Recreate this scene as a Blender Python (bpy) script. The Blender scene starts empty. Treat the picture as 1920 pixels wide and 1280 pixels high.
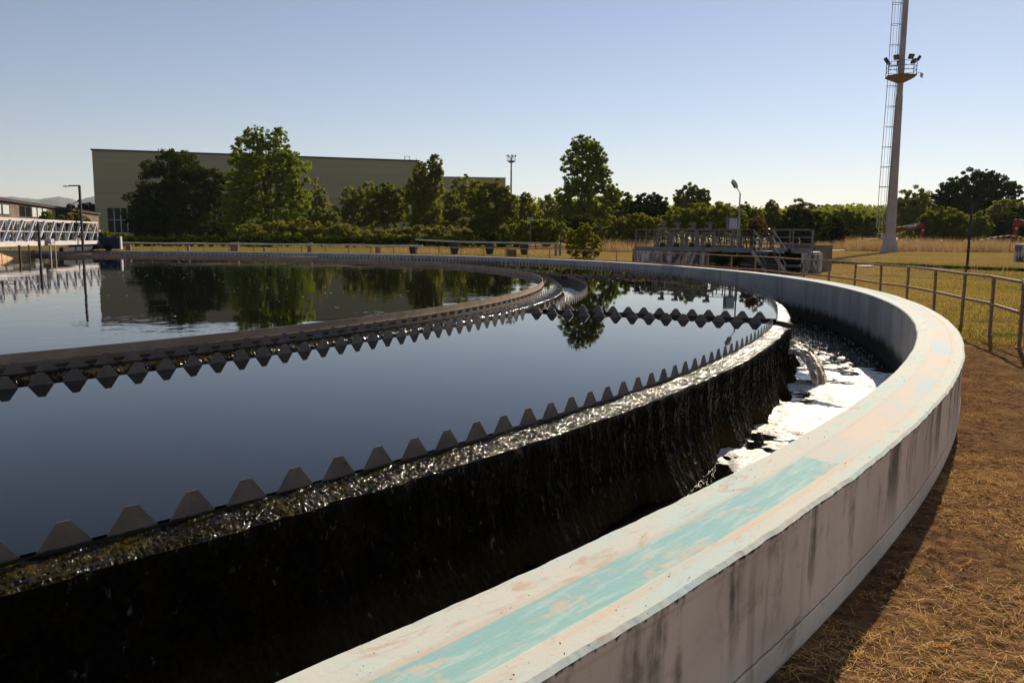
import bpy, bmesh, math, random
import numpy as np
from mathutils import Vector, Matrix
R = math.radians
random.seed(7); RNG = np.random.default_rng(11)
col = bpy.context.scene.collection
sc = bpy.context.scene
# ------------------------------------------------------------------ camera
FPX, PITCH, ROLL = 1515.132, 0.12810, 0.0080
CAMZ = 1.698
cd = bpy.data.cameras.new('camera'); cam = bpy.data.objects.new('camera', cd); col.objects.link(cam)
cd.sensor_width = 36; cd.lens = FPX/1920*36; cd.clip_start = 0.05; cd.clip_end = 30000
_c, _s, _cp, _sp = math.cos(ROLL), math.sin(ROLL), math.cos(PITCH), math.sin(PITCH)
Rt = Vector((_c, _s*_sp, _s*_cp)); Up = Vector((-_s, _c*_sp, _c*_cp)); Fw = Vector((0, _cp, -_sp))
M = Matrix((Rt, Up, -Fw)).transposed().to_4x4(); M.translation = (0, 0, CAMZ); cam.matrix_world = M
sc.camera = cam
# ------------------------------------------------------------------ light
SUN_EL, SUN_AZ = R(24.4), R(29.8)          # azimuth from +Y towards +X
w = bpy.data.worlds.new('World'); sc.world = w; w.use_nodes = True
nt = w.node_tree; bg = nt.nodes['Background']
sky = nt.nodes.new('ShaderNodeTexSky'); sky.sky_type = 'NISHITA'; sky.sun_disc = False
sky.sun_elevation = SUN_EL; sky.sun_rotation = SUN_AZ; sky.air_density = 1.0; sky.dust_density = 0.03; sky.ozone_density = 1.6; sky.altitude = 0
tint = nt.nodes.new('ShaderNodeMix'); tint.data_type = 'RGBA'; tint.blend_type = 'MULTIPLY'; tint.inputs[0].default_value = 1
tint.inputs[7].default_value = (1.0, .915, .97, 1)     # camera white balance
hs = nt.nodes.new('ShaderNodeHueSaturation'); hs.inputs['Saturation'].default_value = .89
nt.links.new(sky.outputs[0], hs.inputs['Color']); nt.links.new(hs.outputs[0], tint.inputs[6]); nt.links.new(tint.outputs[2], bg.inputs[0]); bg.inputs[1].default_value = 0.071
sd = bpy.data.lights.new('sun', 'SUN'); sd.energy = 5.0; sd.angle = R(0.53); sd.color = (1.0, 0.85, 0.64)
so = bpy.data.objects.new('sun', sd); col.objects.link(so)
sdir = Vector((math.sin(SUN_AZ)*math.cos(SUN_EL), math.cos(SUN_AZ)*math.cos(SUN_EL), math.sin(SUN_EL)))
so.rotation_euler = sdir.to_track_quat('Z', 'Y').to_euler(); so.location = (60, 100, 80)
sc.view_settings.view_transform = 'Standard'; sc.view_settings.look = 'None'
sc.view_settings.exposure = 0.46; sc.view_settings.gamma = 1.0
sc.render.engine = 'CYCLES'
sc.cycles.max_bounces = 6; sc.cycles.transparent_max_bounces = 6
# ------------------------------------------------------------------ picture -> world helpers
def ray(px, py):
    return Rt*(px-960) + Up*(640-py) + Fw*FPX
def P(px, py, Y):
    r = ray(px, py); t = Y/r.y
    return Vector((r.x*t, Y, CAMZ + r.z*t))
def PZ(px, py, z):
    r = ray(px, py); t = (z-CAMZ)/r.z
    return Vector((r.x*t, r.y*t, z))
def colx(px, Y, z):                        # x of the point at depth Y and height z seen in picture column px
    r0, r1 = ray(px, 0), ray(px, 1280)
    n = r0.cross(r1)
    return -(n.y*Y + n.z*(z-CAMZ))/n.x
def CP(px, Y, z): return Vector((colx(px, Y, z), Y, z))
CX, CY = -22.800, 23.293                    # tank centre
def pol(r, deg, z=0): return Vector((CX + r*math.cos(R(deg)), CY + r*math.sin(R(deg)), z))
def ring_at(px, r, z, lo=-40, hi=115):      # angle on a ring seen in picture column px
    best = None
    for i in range(3001):
        a = lo + (hi-lo)*i/3000; p = pol(r, a, z); v = p - Vector((0, 0, CAMZ))
        x = 960 + FPX*v.dot(Rt)/v.dot(Fw); d = abs(x-px)
        if best is None or d < best[0]: best = (d, a)
    return best[1]
# ------------------------------------------------------------------ noise
def _hash(ix, iy, seed):
    h = (ix.astype(np.int64)*374761393 + iy.astype(np.int64)*668265263 + seed*982451653) & 0x7fffffff
    h = ((h ^ (h >> 13))*1274126177) & 0x7fffffff
    return ((h ^ (h >> 16)) & 0xffff)/65535.0
def vnoise(x, y, seed=0):
    ix = np.floor(x); iy = np.floor(y); fx = x-ix; fy = y-iy
    fx = fx*fx*(3-2*fx); fy = fy*fy*(3-2*fy); ix = ix.astype(np.int64); iy = iy.astype(np.int64)
    a = _hash(ix, iy, seed); b = _hash(ix+1, iy, seed); c = _hash(ix, iy+1, seed); d = _hash(ix+1, iy+1, seed)
    return (a*(1-fx)+b*fx)*(1-fy) + (c*(1-fx)+d*fx)*fy
def fbm(x, y, o=4, seed=0):
    s = 0; a = .5; t = 0
    for k in range(o):
        s = s + a*vnoise(x, y, seed+k*17); t += a; a *= .5; x = x*2.03+3.1; y = y*2.03+1.7
    return s/t
# ------------------------------------------------------------------ object helpers
def tag(o, label=None, cat=None, group=None, kind=None):
    if label: o['label'] = label
    if cat: o['category'] = cat
    if group: o['group'] = group
    if kind: o['kind'] = kind
    return o
def link(name, me, mat, parent=None):
    o = bpy.data.objects.new(name, me); col.objects.link(o)
    if mat is not None:
        if isinstance(mat, (list, tuple)):
            for m_ in mat: me.materials.append(m_)
        else: me.materials.append(mat)
    if parent is not None: o.parent = parent
    return o
def empty(name, loc, rz=0):
    o = bpy.data.objects.new(name, None); col.objects.link(o); o.location = loc; o.rotation_euler = (0, 0, rz)
    o.empty_display_size = .3; return o
def npmesh(name, V, F, mat, parent=None, smooth=False, off=None):
    V = np.asarray(V, dtype=np.float32); F = np.asarray(F, dtype=np.int32)
    if off is not None: V = V - np.asarray(off, dtype=np.float32)
    me = bpy.data.meshes.new(name); k = F.shape[1]
    me.vertices.add(len(V)); me.vertices.foreach_set('co', V.ravel())
    me.loops.add(F.size); me.loops.foreach_set('vertex_index', F.ravel())
    me.polygons.add(len(F)); me.polygons.foreach_set('loop_start', np.arange(0, F.size, k, dtype=np.int32))
    me.polygons.foreach_set('loop_total', np.full(len(F), k, dtype=np.int32))
    me.polygons.foreach_set('use_smooth', np.full(len(F), smooth, dtype=bool))
    me.update(calc_edges=True); me.validate()
    o = link(name, me, mat, parent)
    if off is not None and parent is None: o.location = off
    return o
def grid_faces(nu, nv, closed=False):
    i = np.arange(nu-(0 if closed else 1)); j = np.arange(nv-1)
    I, J = np.meshgrid(i, j, indexing='ij'); I2 = (I+1) % nu
    return np.stack([I*nv+J, I2*nv+J, I2*nv+J+1, I*nv+J+1], -1).reshape(-1, 4)
class MB:
    def __init__(s): s.v = []; s.f = []
    def add(s, vs, fs):
        n = len(s.v); s.v += [tuple(v) for v in vs]; s.f += [tuple(i+n for i in f) for f in fs]; return s
    def box(s, c, size, rz=0, ax=None):
        hx, hy, hz = size[0]/2, size[1]/2, size[2]/2; c = Vector(c)
        if ax is None: ax = (Vector((math.cos(rz), math.sin(rz), 0)), Vector((-math.sin(rz), math.cos(rz), 0)), Vector((0, 0, 1)))
        vs = [c + ax[0]*x*hx + ax[1]*y*hy + ax[2]*z*hz for z in (-1, 1) for y in (-1, 1) for x in (-1, 1)]
        return s.add(vs, [(0, 2, 3, 1), (4, 5, 7, 6), (0, 1, 5, 4), (2, 6, 7, 3), (0, 4, 6, 2), (1, 3, 7, 5)])
    def bar(s, a, b, wd, ht=None, up=(0, 0, 1)):
        a = Vector(a); b = Vector(b); ht = ht or wd; d = (b-a); L = d.length; d.normalize(); up = Vector(up)
        if abs(d.dot(up)) > .98: up = Vector((0, 1, 0)) if abs(d.y) < .9 else Vector((1, 0, 0))
        x = d.cross(up).normalized(); z = x.cross(d)
        return s.box((a+b)/2, (wd, L, ht), ax=(x, d, z))
    def tube(s, pts, r, n=8, caps=True):
        pts = [Vector(p) for p in pts]; rs = r if isinstance(r, (list, tuple)) else [r]*len(pts); vs = []; k = len(pts)
        for i, p in enumerate(pts):
            d = (pts[min(i+1, k-1)] - pts[max(i-1, 0)]).normalized()
            u = Vector((0, 0, 1)) if abs(d.z) < .95 else Vector((1, 0, 0))
            x = d.cross(u).normalized(); y = x.cross(d)
            vs += [p + (x*math.cos(2*math.pi*j/n) + y*math.sin(2*math.pi*j/n))*rs[i] for j in range(n)]
        fs = [(i*n+j, i*n+(j+1) % n, (i+1)*n+(j+1) % n, (i+1)*n+j) for i in range(k-1) for j in range(n)]
        if caps: fs += [tuple(range(n-1, -1, -1)), tuple((k-1)*n+j for j in range(n))]
        return s.add(vs, fs)
    def poly(s, pts, ext):                  # extrude a polygon along vector ext
        pts = [Vector(p) for p in pts]; e = Vector(ext); n = len(pts)
        return s.add(pts + [p+e for p in pts], [tuple(range(n-1, -1, -1)), tuple(range(n, 2*n))] + [(i, (i+1) % n, n+(i+1) % n, n+i) for i in range(n)])
    def build(s, name, mat, parent=None, bevel=0, smooth=False, local=False, at=None):
        off = Vector((0, 0, 0))
        if at is not None: off = Vector(at)
        elif parent is not None and not local:
            off = parent.location.copy()
            if parent.parent is not None: off = parent.parent.location + off
        me = bpy.data.meshes.new(name); me.from_pydata([tuple(Vector(v)-off) for v in s.v], [], s.f); me.update()
        bm = bmesh.new(); bm.from_mesh(me); bmesh.ops.recalc_face_normals(bm, faces=bm.faces); bm.to_mesh(me); bm.free()
        for p_ in me.polygons: p_.use_smooth = smooth
        o = link(name, me, mat, parent)
        if at is not None and parent is None: o.location = off
        if bevel:
            m_ = o.modifiers.new('bevel', 'BEVEL'); m_.width = bevel; m_.segments = 2; m_.limit_method = 'ANGLE'
        return o
# ------------------------------------------------------------------ materials
class NT:
    def __init__(s, name):
        s.m = bpy.data.materials.new(name); s.m.use_nodes = True; s.t = s.m.node_tree; s.b = s.t.nodes['Principled BSDF']; s.out = s.t.nodes['Material Output']
    def n(s, typ, **kw):
        nd = s.t.nodes.new('ShaderNode'+typ)
        for k, v in kw.items(): setattr(nd, k, v)
        return nd
    def l(s, a, b): s.t.links.new(a, b)
    def inp(s, nd, i, v):
        if hasattr(v, 'type') and hasattr(v, 'links'): s.l(v, nd.inputs[i])
        else: nd.inputs[i].default_value = v
    def math(s, op, a, b=0.0, clamp=False):
        nd = s.n('Math', operation=op, use_clamp=clamp); s.inp(nd, 0, a); s.inp(nd, 1, b); return nd.outputs[0]
    def ss(s, x, a, b):                     # smoothstep a..b
        nd = s.n('MapRange', interpolation_type='SMOOTHSTEP'); s.inp(nd, 0, x); nd.inputs[1].default_value = a; nd.inputs[2].default_value = b; return nd.outputs[0]
    def noise(s, vec, scale, det=4, rough=.55, dist=0):
        nd = s.n('TexNoise'); s.l(vec, nd.inputs['Vector']); nd.inputs['Scale'].default_value = scale; nd.inputs['Detail'].default_value = det
        nd.inputs['Roughness'].default_value = rough; nd.inputs['Distortion'].default_value = dist; return nd.outputs[0]
    def obj(s): return s.n('TexCoord').outputs['Object']
    def scale(s, vec, sx, sy, sz):
        nd = s.n('Mapping'); s.l(vec, nd.inputs[0]); nd.inputs['Scale'].default_value = (sx, sy, sz); return nd.outputs[0]
    def mix(s, f, a, b):
        nd = s.n('Mix', data_type='RGBA'); s.inp(nd, 0, f)
        for i, v in ((6, a), (7, b)):
            if hasattr(v, 'links'): s.l(v, nd.inputs[i])
            else: nd.inputs[i].default_value = (*v, 1)
        return nd.outputs[2]
    def bump(s, h, strength=.3, dist=.02, prev=None):
        nd = s.n('Bump'); s.l(h, nd.inputs['Height']); nd.inputs['Strength'].default_value = strength; nd.inputs['Distance'].default_value = dist
        if prev is not None: s.l(prev, nd.inputs['Normal'])
        return nd.outputs[0]
    def polar(s):
        sp = s.n('SeparateXYZ'); s.l(s.obj(), sp.inputs[0]); x, y, z = sp.outputs
        r = s.math('SQRT', s.math('ADD', s.math('MULTIPLY', x, x), s.math('MULTIPLY', y, y)))
        a = s.math('ARCTAN2', y, x); arc = s.math('MULTIPLY', a, 31.0)
        cb = s.n('CombineXYZ'); s.l(arc, cb.inputs[0]); s.l(r, cb.inputs[1]); s.l(z, cb.inputs[2]); return r, a, z, cb.outputs[0]
    def set(s, col=None, rough=None, normal=None, metal=None, spec=None):
        for k, v in (('Base Color', col), ('Roughness', rough), ('Normal', normal), ('Metallic', metal), ('Specular IOR Level', spec)):
            if v is None: continue
            if hasattr(v, 'links'): s.l(v, s.b.inputs[k])
            else: s.b.inputs[k].default_value = (*v, 1) if k == 'Base Color' else v
        return s.m
def paint(name, a, b=None, rough=.6, sc_=6, bump_=.15, metal=0, dirt=None):
    t = NT(name); t.b.inputs['Specular IOR Level'].default_value = .12; o = t.obj(); f = t.ss(t.noise(o, sc_, 5, .6), .35, .65)
    c = t.mix(f, a, b or tuple(x*.75 for x in a))
    if dirt: c = t.mix(t.ss(t.noise(o, sc_*2.3, 6, .7, .5), .55, .68), c, dirt)
    return t.set(c, rough, t.bump(t.noise(o, sc_*8, 3), bump_, .01), metal)
def leafmat(name, a, b, c=None, trans=.45, scale=.25):
    t = NT(name); g = t.n('NewGeometry'); isl = g.outputs['Random Per Island']
    f = t.math('ADD', t.math('MULTIPLY', isl, .6), t.math('MULTIPLY', t.ss(t.noise(t.obj(), scale, 3), .35, .65), .4))
    cc = t.mix(f, a, b)
    if c: cc = t.mix(t.ss(isl, .86, .95), cc, c)
    t.set(cc, .7, spec=0.0)
    tr = t.n('BsdfTranslucent'); m2 = t.mix(.5, cc, tuple(min(1, x*2.2) for x in b)); t.l(m2, tr.inputs[0])
    ms = t.n('MixShader'); ms.inputs[0].default_value = trans; t.l(t.b.outputs[0], ms.inputs[1]); t.l(tr.outputs[0], ms.inputs[2]); t.l(ms.outputs[0], t.out.inputs[0])
    return t.m

def m_coping():
    t = NT('weathered painted coping and plaster'); r, a, z, v = t.polar()
    fine = t.noise(v, 9, 6, .65); med = t.noise(t.scale(v, .8, 1.6, 1), 1.6, 5, .6, .4); lon = t.noise(t.scale(v, .35, 3.2, 1), 3, 5, .6, .6)
    base = t.mix(t.ss(med, .36, .62), (.58, .72, .68), (.71, .69, .59))
    base = t.mix(t.math('MULTIPLY', t.ss(t.noise(v, 2.3, 4, .6, .8), .57, .70), .5), base, (.50, .70, .68))
    base = t.mix(t.math('MULTIPLY', t.ss(t.noise(v, 60, 2, .5), .70, .76), .75), base, (.16, .14, .10))
    base = t.mix(t.math('MULTIPLY', t.ss(t.noise(t.scale(v, .7, 2, 1), 4.5, 6, .7, 1.2), .54, .68), .7), base, (.62, .42, .30))
    base = t.mix(t.math('MULTIPLY', t.ss(t.noise(v, 14, 4, .7), .6, .72), .35), base, (.42, .52, .45))
    deg = t.math('MULTIPLY', a, 180/math.pi)
    # wheel track: smooth strip, teal up to 38.4 degrees, then worn pink with blue left-overs
    wob = t.math('MULTIPLY', t.math('SUBTRACT', t.noise(t.scale(v, .6, .6, 1), 1.3, 3), .5), .03)
    rr = t.math('ADD', r, wob)
    track = t.math('MULTIPLY', t.ss(rr, 31.003, 31.013), t.math('SUBTRACT', 1.0, t.ss(rr, 31.185, 31.196)))
    tealc = t.mix(t.ss(t.noise(t.scale(v, .5, 1.5, 1), .9, 3), .35, .65), (.32, .57, .51), (.34, .56, .61))
    tealc = t.mix(t.ss(t.noise(t.scale(v, .8, 2, 1), 3.6, 7, .78, .6), .53, .62), tealc, (.64, .56, .44))
    tealc = t.mix(t.math('MULTIPLY', t.ss(t.noise(t.scale(v, .4, 3, 1), 9, 5, .75), .44, .66), .6), tealc, (.62, .74, .70))
    tealc = t.mix(t.ss(t.noise(v, 3.4, 2), .70, .73), tealc, (.10, .36, .55))
    worn = t.mix(t.ss(t.noise(t.scale(v, .35, 1.5, 1), 1.8, 6, .68, .5), .42, .66), (.76, .64, .54), (.52, .68, .70))
    worn = t.mix(t.math('MULTIPLY', t.ss(deg, -26.0, -14.0), t.ss(t.noise(t.scale(v, .3, 2, 1), 1.4, 4, .6), .35, .55)), worn, (.40, .58, .66))
    endw = t.math('ADD', deg, t.math('MULTIPLY', t.math('SUBTRACT', lon, .5), .35))
    tr = t.mix(t.ss(endw, -38.42, -38.36), tealc, worn)
    top = t.mix(track, base, tr)
    edge = t.math('MULTIPLY', t.ss(rr, 30.985, 31.003), t.math('SUBTRACT', 1.0, t.ss(rr, 31.003, 31.012)))
    edge2 = t.math('MULTIPLY', t.ss(rr, 31.19, 31.2), t.math('SUBTRACT', 1.0, t.ss(rr, 31.215, 31.245)))
    top = t.mix(t.math('MULTIPLY', t.math('ADD', edge, edge2), t.math('MULTIPLY', t.ss(lon, .35, .65), .75)), top, (.78, .56, .40))
    jn = t.math('ABSOLUTE', t.math('SUBTRACT', t.math('FRACT', t.math('MULTIPLY', a, 31.0/2.37)), .5))
    # sides: pink-grey plaster with dark runs from the top edge
    side = t.mix(t.ss(t.noise(t.scale(v, .8, .8, .5), 1.6, 5, .6, .4), .35, .65), (.86, .72, .53), (.70, .57, .42))
    st = t.noise(t.scale(v, 1.5, 0, .12), 1.5, 6, .62, .5); st2 = t.noise(t.scale(v, 2.2, 0, 1.6), 2.6, 6, .7)
    dep = t.ss(z, .62, -.1)
    run = t.math('MULTIPLY', t.ss(t.math('ADD', st, t.math('MULTIPLY', st2, .35)), .655, .80), t.ss(z, .0, .5))
    side = t.mix(t.math('MULTIPLY', run, .82), side, (.085, .062, .040))
    blot = t.math('MULTIPLY', t.ss(t.noise(t.scale(v, .8, 0, .8), 2.1, 7, .72, .5), .56, .70), .55)
    side = t.mix(blot, side, (.17, .12, .075))
    og = t.noise(t.scale(v, 1.8, 0, .16), 2.2, 4, .6)
    side = t.mix(t.math('MULTIPLY', t.ss(og, .57, .68), .45), side, (.25, .17, .08))
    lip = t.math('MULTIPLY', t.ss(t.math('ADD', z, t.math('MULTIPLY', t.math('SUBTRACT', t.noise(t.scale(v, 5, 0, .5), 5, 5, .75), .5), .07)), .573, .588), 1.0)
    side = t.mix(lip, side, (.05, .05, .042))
    inner = t.mix(t.ss(t.noise(t.scale(v, .9, 0, .5), 1.4, 5, .6), .3, .7), (.42, .40, .37), (.31, .295, .27))
    inrun = t.ss(t.math('ADD', t.noise(t.scale(v, 1.1, 0, .12), 1.7, 5, .6), t.math('MULTIPLY', st2, .3)), .64, .82)
    inner = t.mix(t.math('MULTIPLY', inrun, .28), inner, (.08, .07, .06))
    wl = t.math('ADD', z, t.math('MULTIPLY', t.math('SUBTRACT', t.noise(t.scale(v, 1, 0, .4), 2.2, 5, .7), .5), .5))
    inner = t.mix(t.ss(wl, -.02, -.26), inner, (.045, .038, .028))
    cz = t.math('ABSOLUTE', t.math('SUBTRACT', t.math('ADD', z, t.math('MULTIPLY', t.math('SUBTRACT', t.noise(t.scale(v, .9, 0, 0), 2.0, 5, .7), .5), .05)), .115))
    side = t.mix(t.math('MULTIPLY', t.math('LESS_THAN', cz, .0035), .8), side, (.07, .055, .04))
    crack = t.math('LESS_THAN', jn, .004)
    inner = t.mix(crack, inner, (.05, .05, .045))
    isin = t.math('LESS_THAN', r, 31.05); sd_ = t.mix(isin, side, inner)
    g = t.n('NewGeometry'); sn = t.n('SeparateXYZ'); t.l(g.outputs['True Normal'], sn.inputs[0])
    colr = t.mix(t.math('MULTIPLY', t.ss(sn.outputs[2], .35, .6), t.ss(z, .5, .55)), sd_, top)
    h = t.math('ADD', t.math('MULTIPLY', fine, .6), t.math('MULTIPLY', t.noise(v, 40, 3), .3))
    h = t.math('SUBTRACT', h, t.math('MULTIPLY', track, .25))
    return t.set(colr, .85, t.bump(h, .35, .006), spec=.08)
def m_algae(name, a=(.012, .010, .004), b=(.05, .04, .012), rough=.16, bs=90, strength=.9, dist=.012, drops=False, spec=.7):
    t = NT(name); o = t.obj()
    c = t.mix(t.ss(t.noise(o, 4.5, 5, .7), .42, .66), a, b)
    if not drops: c = t.mix(t.ss(t.noise(o, 17, 4, .7), .60, .72), c, (.12, .10, .012))
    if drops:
        so_ = t.n('SeparateXYZ'); t.l(o, so_.inputs[0]); c = t.mix(t.math('MULTIPLY', t.ss(so_.outputs[2], -.12, -.40), .45), c, (.07, .045, .015))  # brown growth towards the foot, its sunlit look put into the colour
    h = t.math('ADD', t.noise(o, bs, 4, .7), t.math('MULTIPLY', t.noise(o, bs*.3, 3, .6), .8))
    sp = t.math('ADD', .015, t.math('MULTIPLY', t.math('MULTIPLY', t.ss(t.noise(o, 30, 3, .6), .44, .56), t.ss(t.noise(o, 7, 3, .6), .30, .58)), spec*1.5))
    if drops: sp = t.math('ADD', .04, t.math('MULTIPLY', t.ss(t.noise(t.scale(o, 1, 1, .35), 24, 4, .7), .61, .68), .8))
    return t.set(c, rough, t.bump(h, strength, dist), spec=sp)
def m_water(name, colr=(.0012, .0016, .0024), scale=2.2, strength=.05, rough=.015):
    t = NT(name); o = t.obj()
    big = t.noise(t.scale(o, 1, 1, 1), .35, 2, .5)
    h = t.noise(t.scale(o, 1, 1.0, 1), scale, 3, .55, .3)
    h2 = t.noise(t.scale(o, 1, 1, 1), scale*5, 2, .5)
    h = t.math('MULTIPLY', t.math('ADD', h, t.math('MULTIPLY', h2, .18)), t.ss(big, .25, .7))
    t.b.inputs['IOR'].default_value = 1.25; return t.set(colr, rough, t.bump(h, strength, .03), spec=.5)
MAT = dict(
    coping=m_coping(),
    ledge=m_algae('wet algae on the weir ledge', (.010, .008, .003), (.05, .036, .008), .09, 160, .5, .004, spec=.24),
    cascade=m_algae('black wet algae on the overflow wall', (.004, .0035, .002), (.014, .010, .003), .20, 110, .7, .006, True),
    skirt=m_algae('brown wet growth', (.02, .014, .006), (.09, .06, .02), .15, 80, 1.0, .014),
    water=m_water('clear tank water', scale=1.1, strength=.045),
    water_in=m_water('inner tank water', scale=1.6, strength=.13),
    chan=m_water('dark channel water', (.004, .003, .002), 5, .30, .04),
    plate=None,
    baffle=paint('grey scum baffle', (.40, .29, .20), (.30, .22, .155), .6, 3, .2),
    darkc=paint('dark wet concrete', (.05, .045, .038), (.025, .022, .018), .35, 3, .5),
    rail=paint('old painted rail with rust', (.30, .20, .135), (.22, .14, .09), .8, 9, .3, dirt=(.17, .05, .02)),
    rust=paint('rusty rail', (.22, .10, .06), (.32, .20, .15), .7, 12, .3, dirt=(.14, .04, .02)),
    white=paint('white truss paint', (.66, .62, .63), (.58, .55, .56), .5, 2, .1),
    grey=paint('grey metal', (.20, .20, .21), (.15, .15, .16), .5, 3, .1),
    lgrey=paint('light grey metal', (.52, .50, .48), (.42, .40, .38), .5, 3, .1),
    gearbox=paint('worn gearbox paint', (.22, .19, .165), (.15, .13, .11), .6, 4, .2),
    dark=paint('dark metal', (.05, .05, .055), (.035, .035, .04), .5, 3, .1),
    black=paint('black rubber', (.02, .02, .02), None, .7, 3, .1),
    clad=None,
    pole=paint('pale mast paint', (.40, .345, .315), (.33, .285, .26), .6, .6, .1),
    ochre=paint('ochre platform underside', (.24, .18, .12), (.19, .14, .10), .7, 1, .1),
    red=paint('red machine paint', (.24, .035, .025), (.17, .025, .018), .45, 1, .1),
    navy=paint('dark blue machine paint', (.03, .04, .07), None, .5, 1, .1),
    bark=paint('bark', (.10, .075, .05), (.05, .04, .03), .9, 3, .6),
    block=paint('brown block', (.20, .14, .10), (.14, .10, .07), .8, 4, .4),
    glass=paint('dark window glass', (.02, .022, .025), None, .12, 1, .02),
    pale=paint('pale pane', (.62, .66, .68), (.5, .54, .56), .4, 1, .02),
    wallb=paint('brown plaster wall', (.22, .165, .125), (.15, .11, .085), .85, .35, .3, dirt=(.07, .055, .045)),
    roof=paint('dark roof', (.07, .055, .05), None, .8, 1, .2),
)
def m_plate():
    t = NT('grey weir plate with black slime below'); o = t.obj(); sp = t.n('SeparateXYZ'); t.l(o, sp.inputs[0])
    c = t.mix(t.ss(t.noise(o, 5, 5, .6), .35, .65), (.19, .145, .11), (.12, .093, .073)); c = t.mix(t.ss(t.noise(o, 13, 6, .7), .60, .7), c, (.05, .04, .03))
    zz = t.math('ADD', sp.outputs[2], t.math('MULTIPLY', t.math('SUBTRACT', t.noise(o, 30, 4, .7), .5), .02))
    return t.set(t.mix(t.ss(zz, .388, .380), c, (.008, .007, .004)), .5, t.bump(t.noise(o, 40, 3), .15, .01))
MAT['plate'] = m_plate()
def m_clad():
    t = NT('olive wall cladding'); o = t.obj(); sp = t.n('SeparateXYZ'); t.l(o, sp.inputs[0])
    wv = t.math('FRACT', t.math('MULTIPLY', sp.outputs[2], .9)); c = t.mix(t.ss(t.noise(t.scale(o, .02, .02, .5), 1.2, 3), .3, .7), (.37, .325, .175), (.33, .285, .16))
    c = t.mix(t.math('MULTIPLY', t.math('LESS_THAN', wv, .12), .12), c, (.15, .14, .10))
    return t.set(c, .6)
MAT['clad'] = m_clad()
def m_stained():
    t = NT('stained lime-washed concrete'); o = t.obj()
    f = t.ss(t.noise(t.scale(o, 1, 1, .35), 2.2, 6, .7, .6), .45, .60)
    c = t.mix(f, (.06, .052, .045), (.46, .43, .40)); c = t.mix(t.ss(t.noise(o, 1.1, 4), .5, .7), c, (.14, .10, .07))
    return t.set(c, .85, t.bump(t.noise(o, 12, 5), .4, .03))
MAT['stained'] = m_stained()
def m_ground():
    t = NT('lawn, bare dirt and dry straw ground'); o = t.obj(); sp = t.n('SeparateXYZ'); t.l(o, sp.inputs[0])
    n1 = t.noise(o, .5, 5, .6); n2 = t.noise(o, 2.2, 6, .65); n3 = t.noise(o, 11, 6, .7); n4 = t.noise(o, .09, 4, .6); n5 = t.noise(o, 45, 4, .7)
    dirt = t.mix(t.ss(n3, .35, .65), (.075, .042, .024), (.25, .135, .066)); dirt = t.mix(t.ss(n5, .56, .70), dirt, (.28, .185, .12))
    dirt = t.mix(t.math('MULTIPLY', t.ss(n2, .50, .66), .6), dirt, (.30, .18, .075))
    gr = t.mix(t.ss(n1, .42, .58), (.14, .125, .028), (.30, .21, .065)); gr = t.mix(t.ss(n2, .50, .68), gr, (.33, .20, .085))
    gr = t.mix(t.math('MULTIPLY', t.ss(n3, .46, .60), .8), gr, (.055, .055, .010))
    gr = t.mix(t.math('MULTIPLY', t.ss(n4, .42, .60), .75), gr, (.33, .22, .085))
    far = t.ss(sp.outputs[1], 42.0, 62.0)
    gr = t.mix(t.math('MULTIPLY', far, .55), gr, (.29, .19, .075))
    gr = t.mix(t.math('MULTIPLY', t.math('MULTIPLY', t.ss(sp.outputs[0], 8.0, -4.0), t.ss(sp.outputs[1], 46.0, 52.0)), .7), gr, (.15, .14, .022))
    bd = t.math('ADD', sp.outputs[1], t.math('MULTIPLY', t.math('SUBTRACT', n2, .5), 3.0))
    c = t.mix(t.ss(bd, 12.3, 14.2), dirt, gr)
    h = t.math('ADD', n3, t.math('MULTIPLY', n5, .7))
    return t.set(c, 1.0, t.bump(h, .8, .035), spec=0.0)
MAT['ground'] = m_ground()
def m_foam():
    t = NT('white foam'); o = t.obj(); c = t.mix(t.ss(t.noise(o, 6, 6, .7), .50, .66), (.90, .87, .80), (.66, .54, .38))
    c = t.mix(t.ss(t.noise(o, 9, 5, .7, .8), .60, .72), c, (.20, .14, .06))
    return t.set(c, .5, t.bump(t.math('ADD', t.noise(o, 40, 5, .7), t.noise(o, 12, 4, .6)), .7, .025), spec=.35)
MAT['foam'] = m_foam()
def m_jet():
    t = NT('bright tumbling water'); o = t.obj(); c = t.mix(t.ss(t.noise(o, 9, 6, .7, .6), .40, .62), (.40, .30, .16), (.85, .78, .64))
    c = t.mix(t.ss(t.noise(o, 14, 5, .7), .60, .72), c, (.22, .16, .05))
    return t.set(c, .4, t.bump(t.noise(t.scale(o, 1, 1, .6), 40, 5, .75), 1.0, .04), spec=.3)
MAT['jet'] = m_jet()
MAT['straw'] = leafmat('dry straw', (.58, .31, .085), (.88, .55, .20), (.94, .76, .42), .15)
MAT['chip'] = leafmat('ground litter', (.07, .04, .02), (.32, .18, .07), (.55, .38, .2), .1)
MAT['turf'] = leafmat('short turf blades', (.13, .14, .022), (.32, .22, .055), (.48, .33, .13), .35, .12)
MAT['weed'] = leafmat('dry tall weeds', (.19, .12, .050), (.32, .21, .10), (.11, .12, .02), .35, .06)
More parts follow.
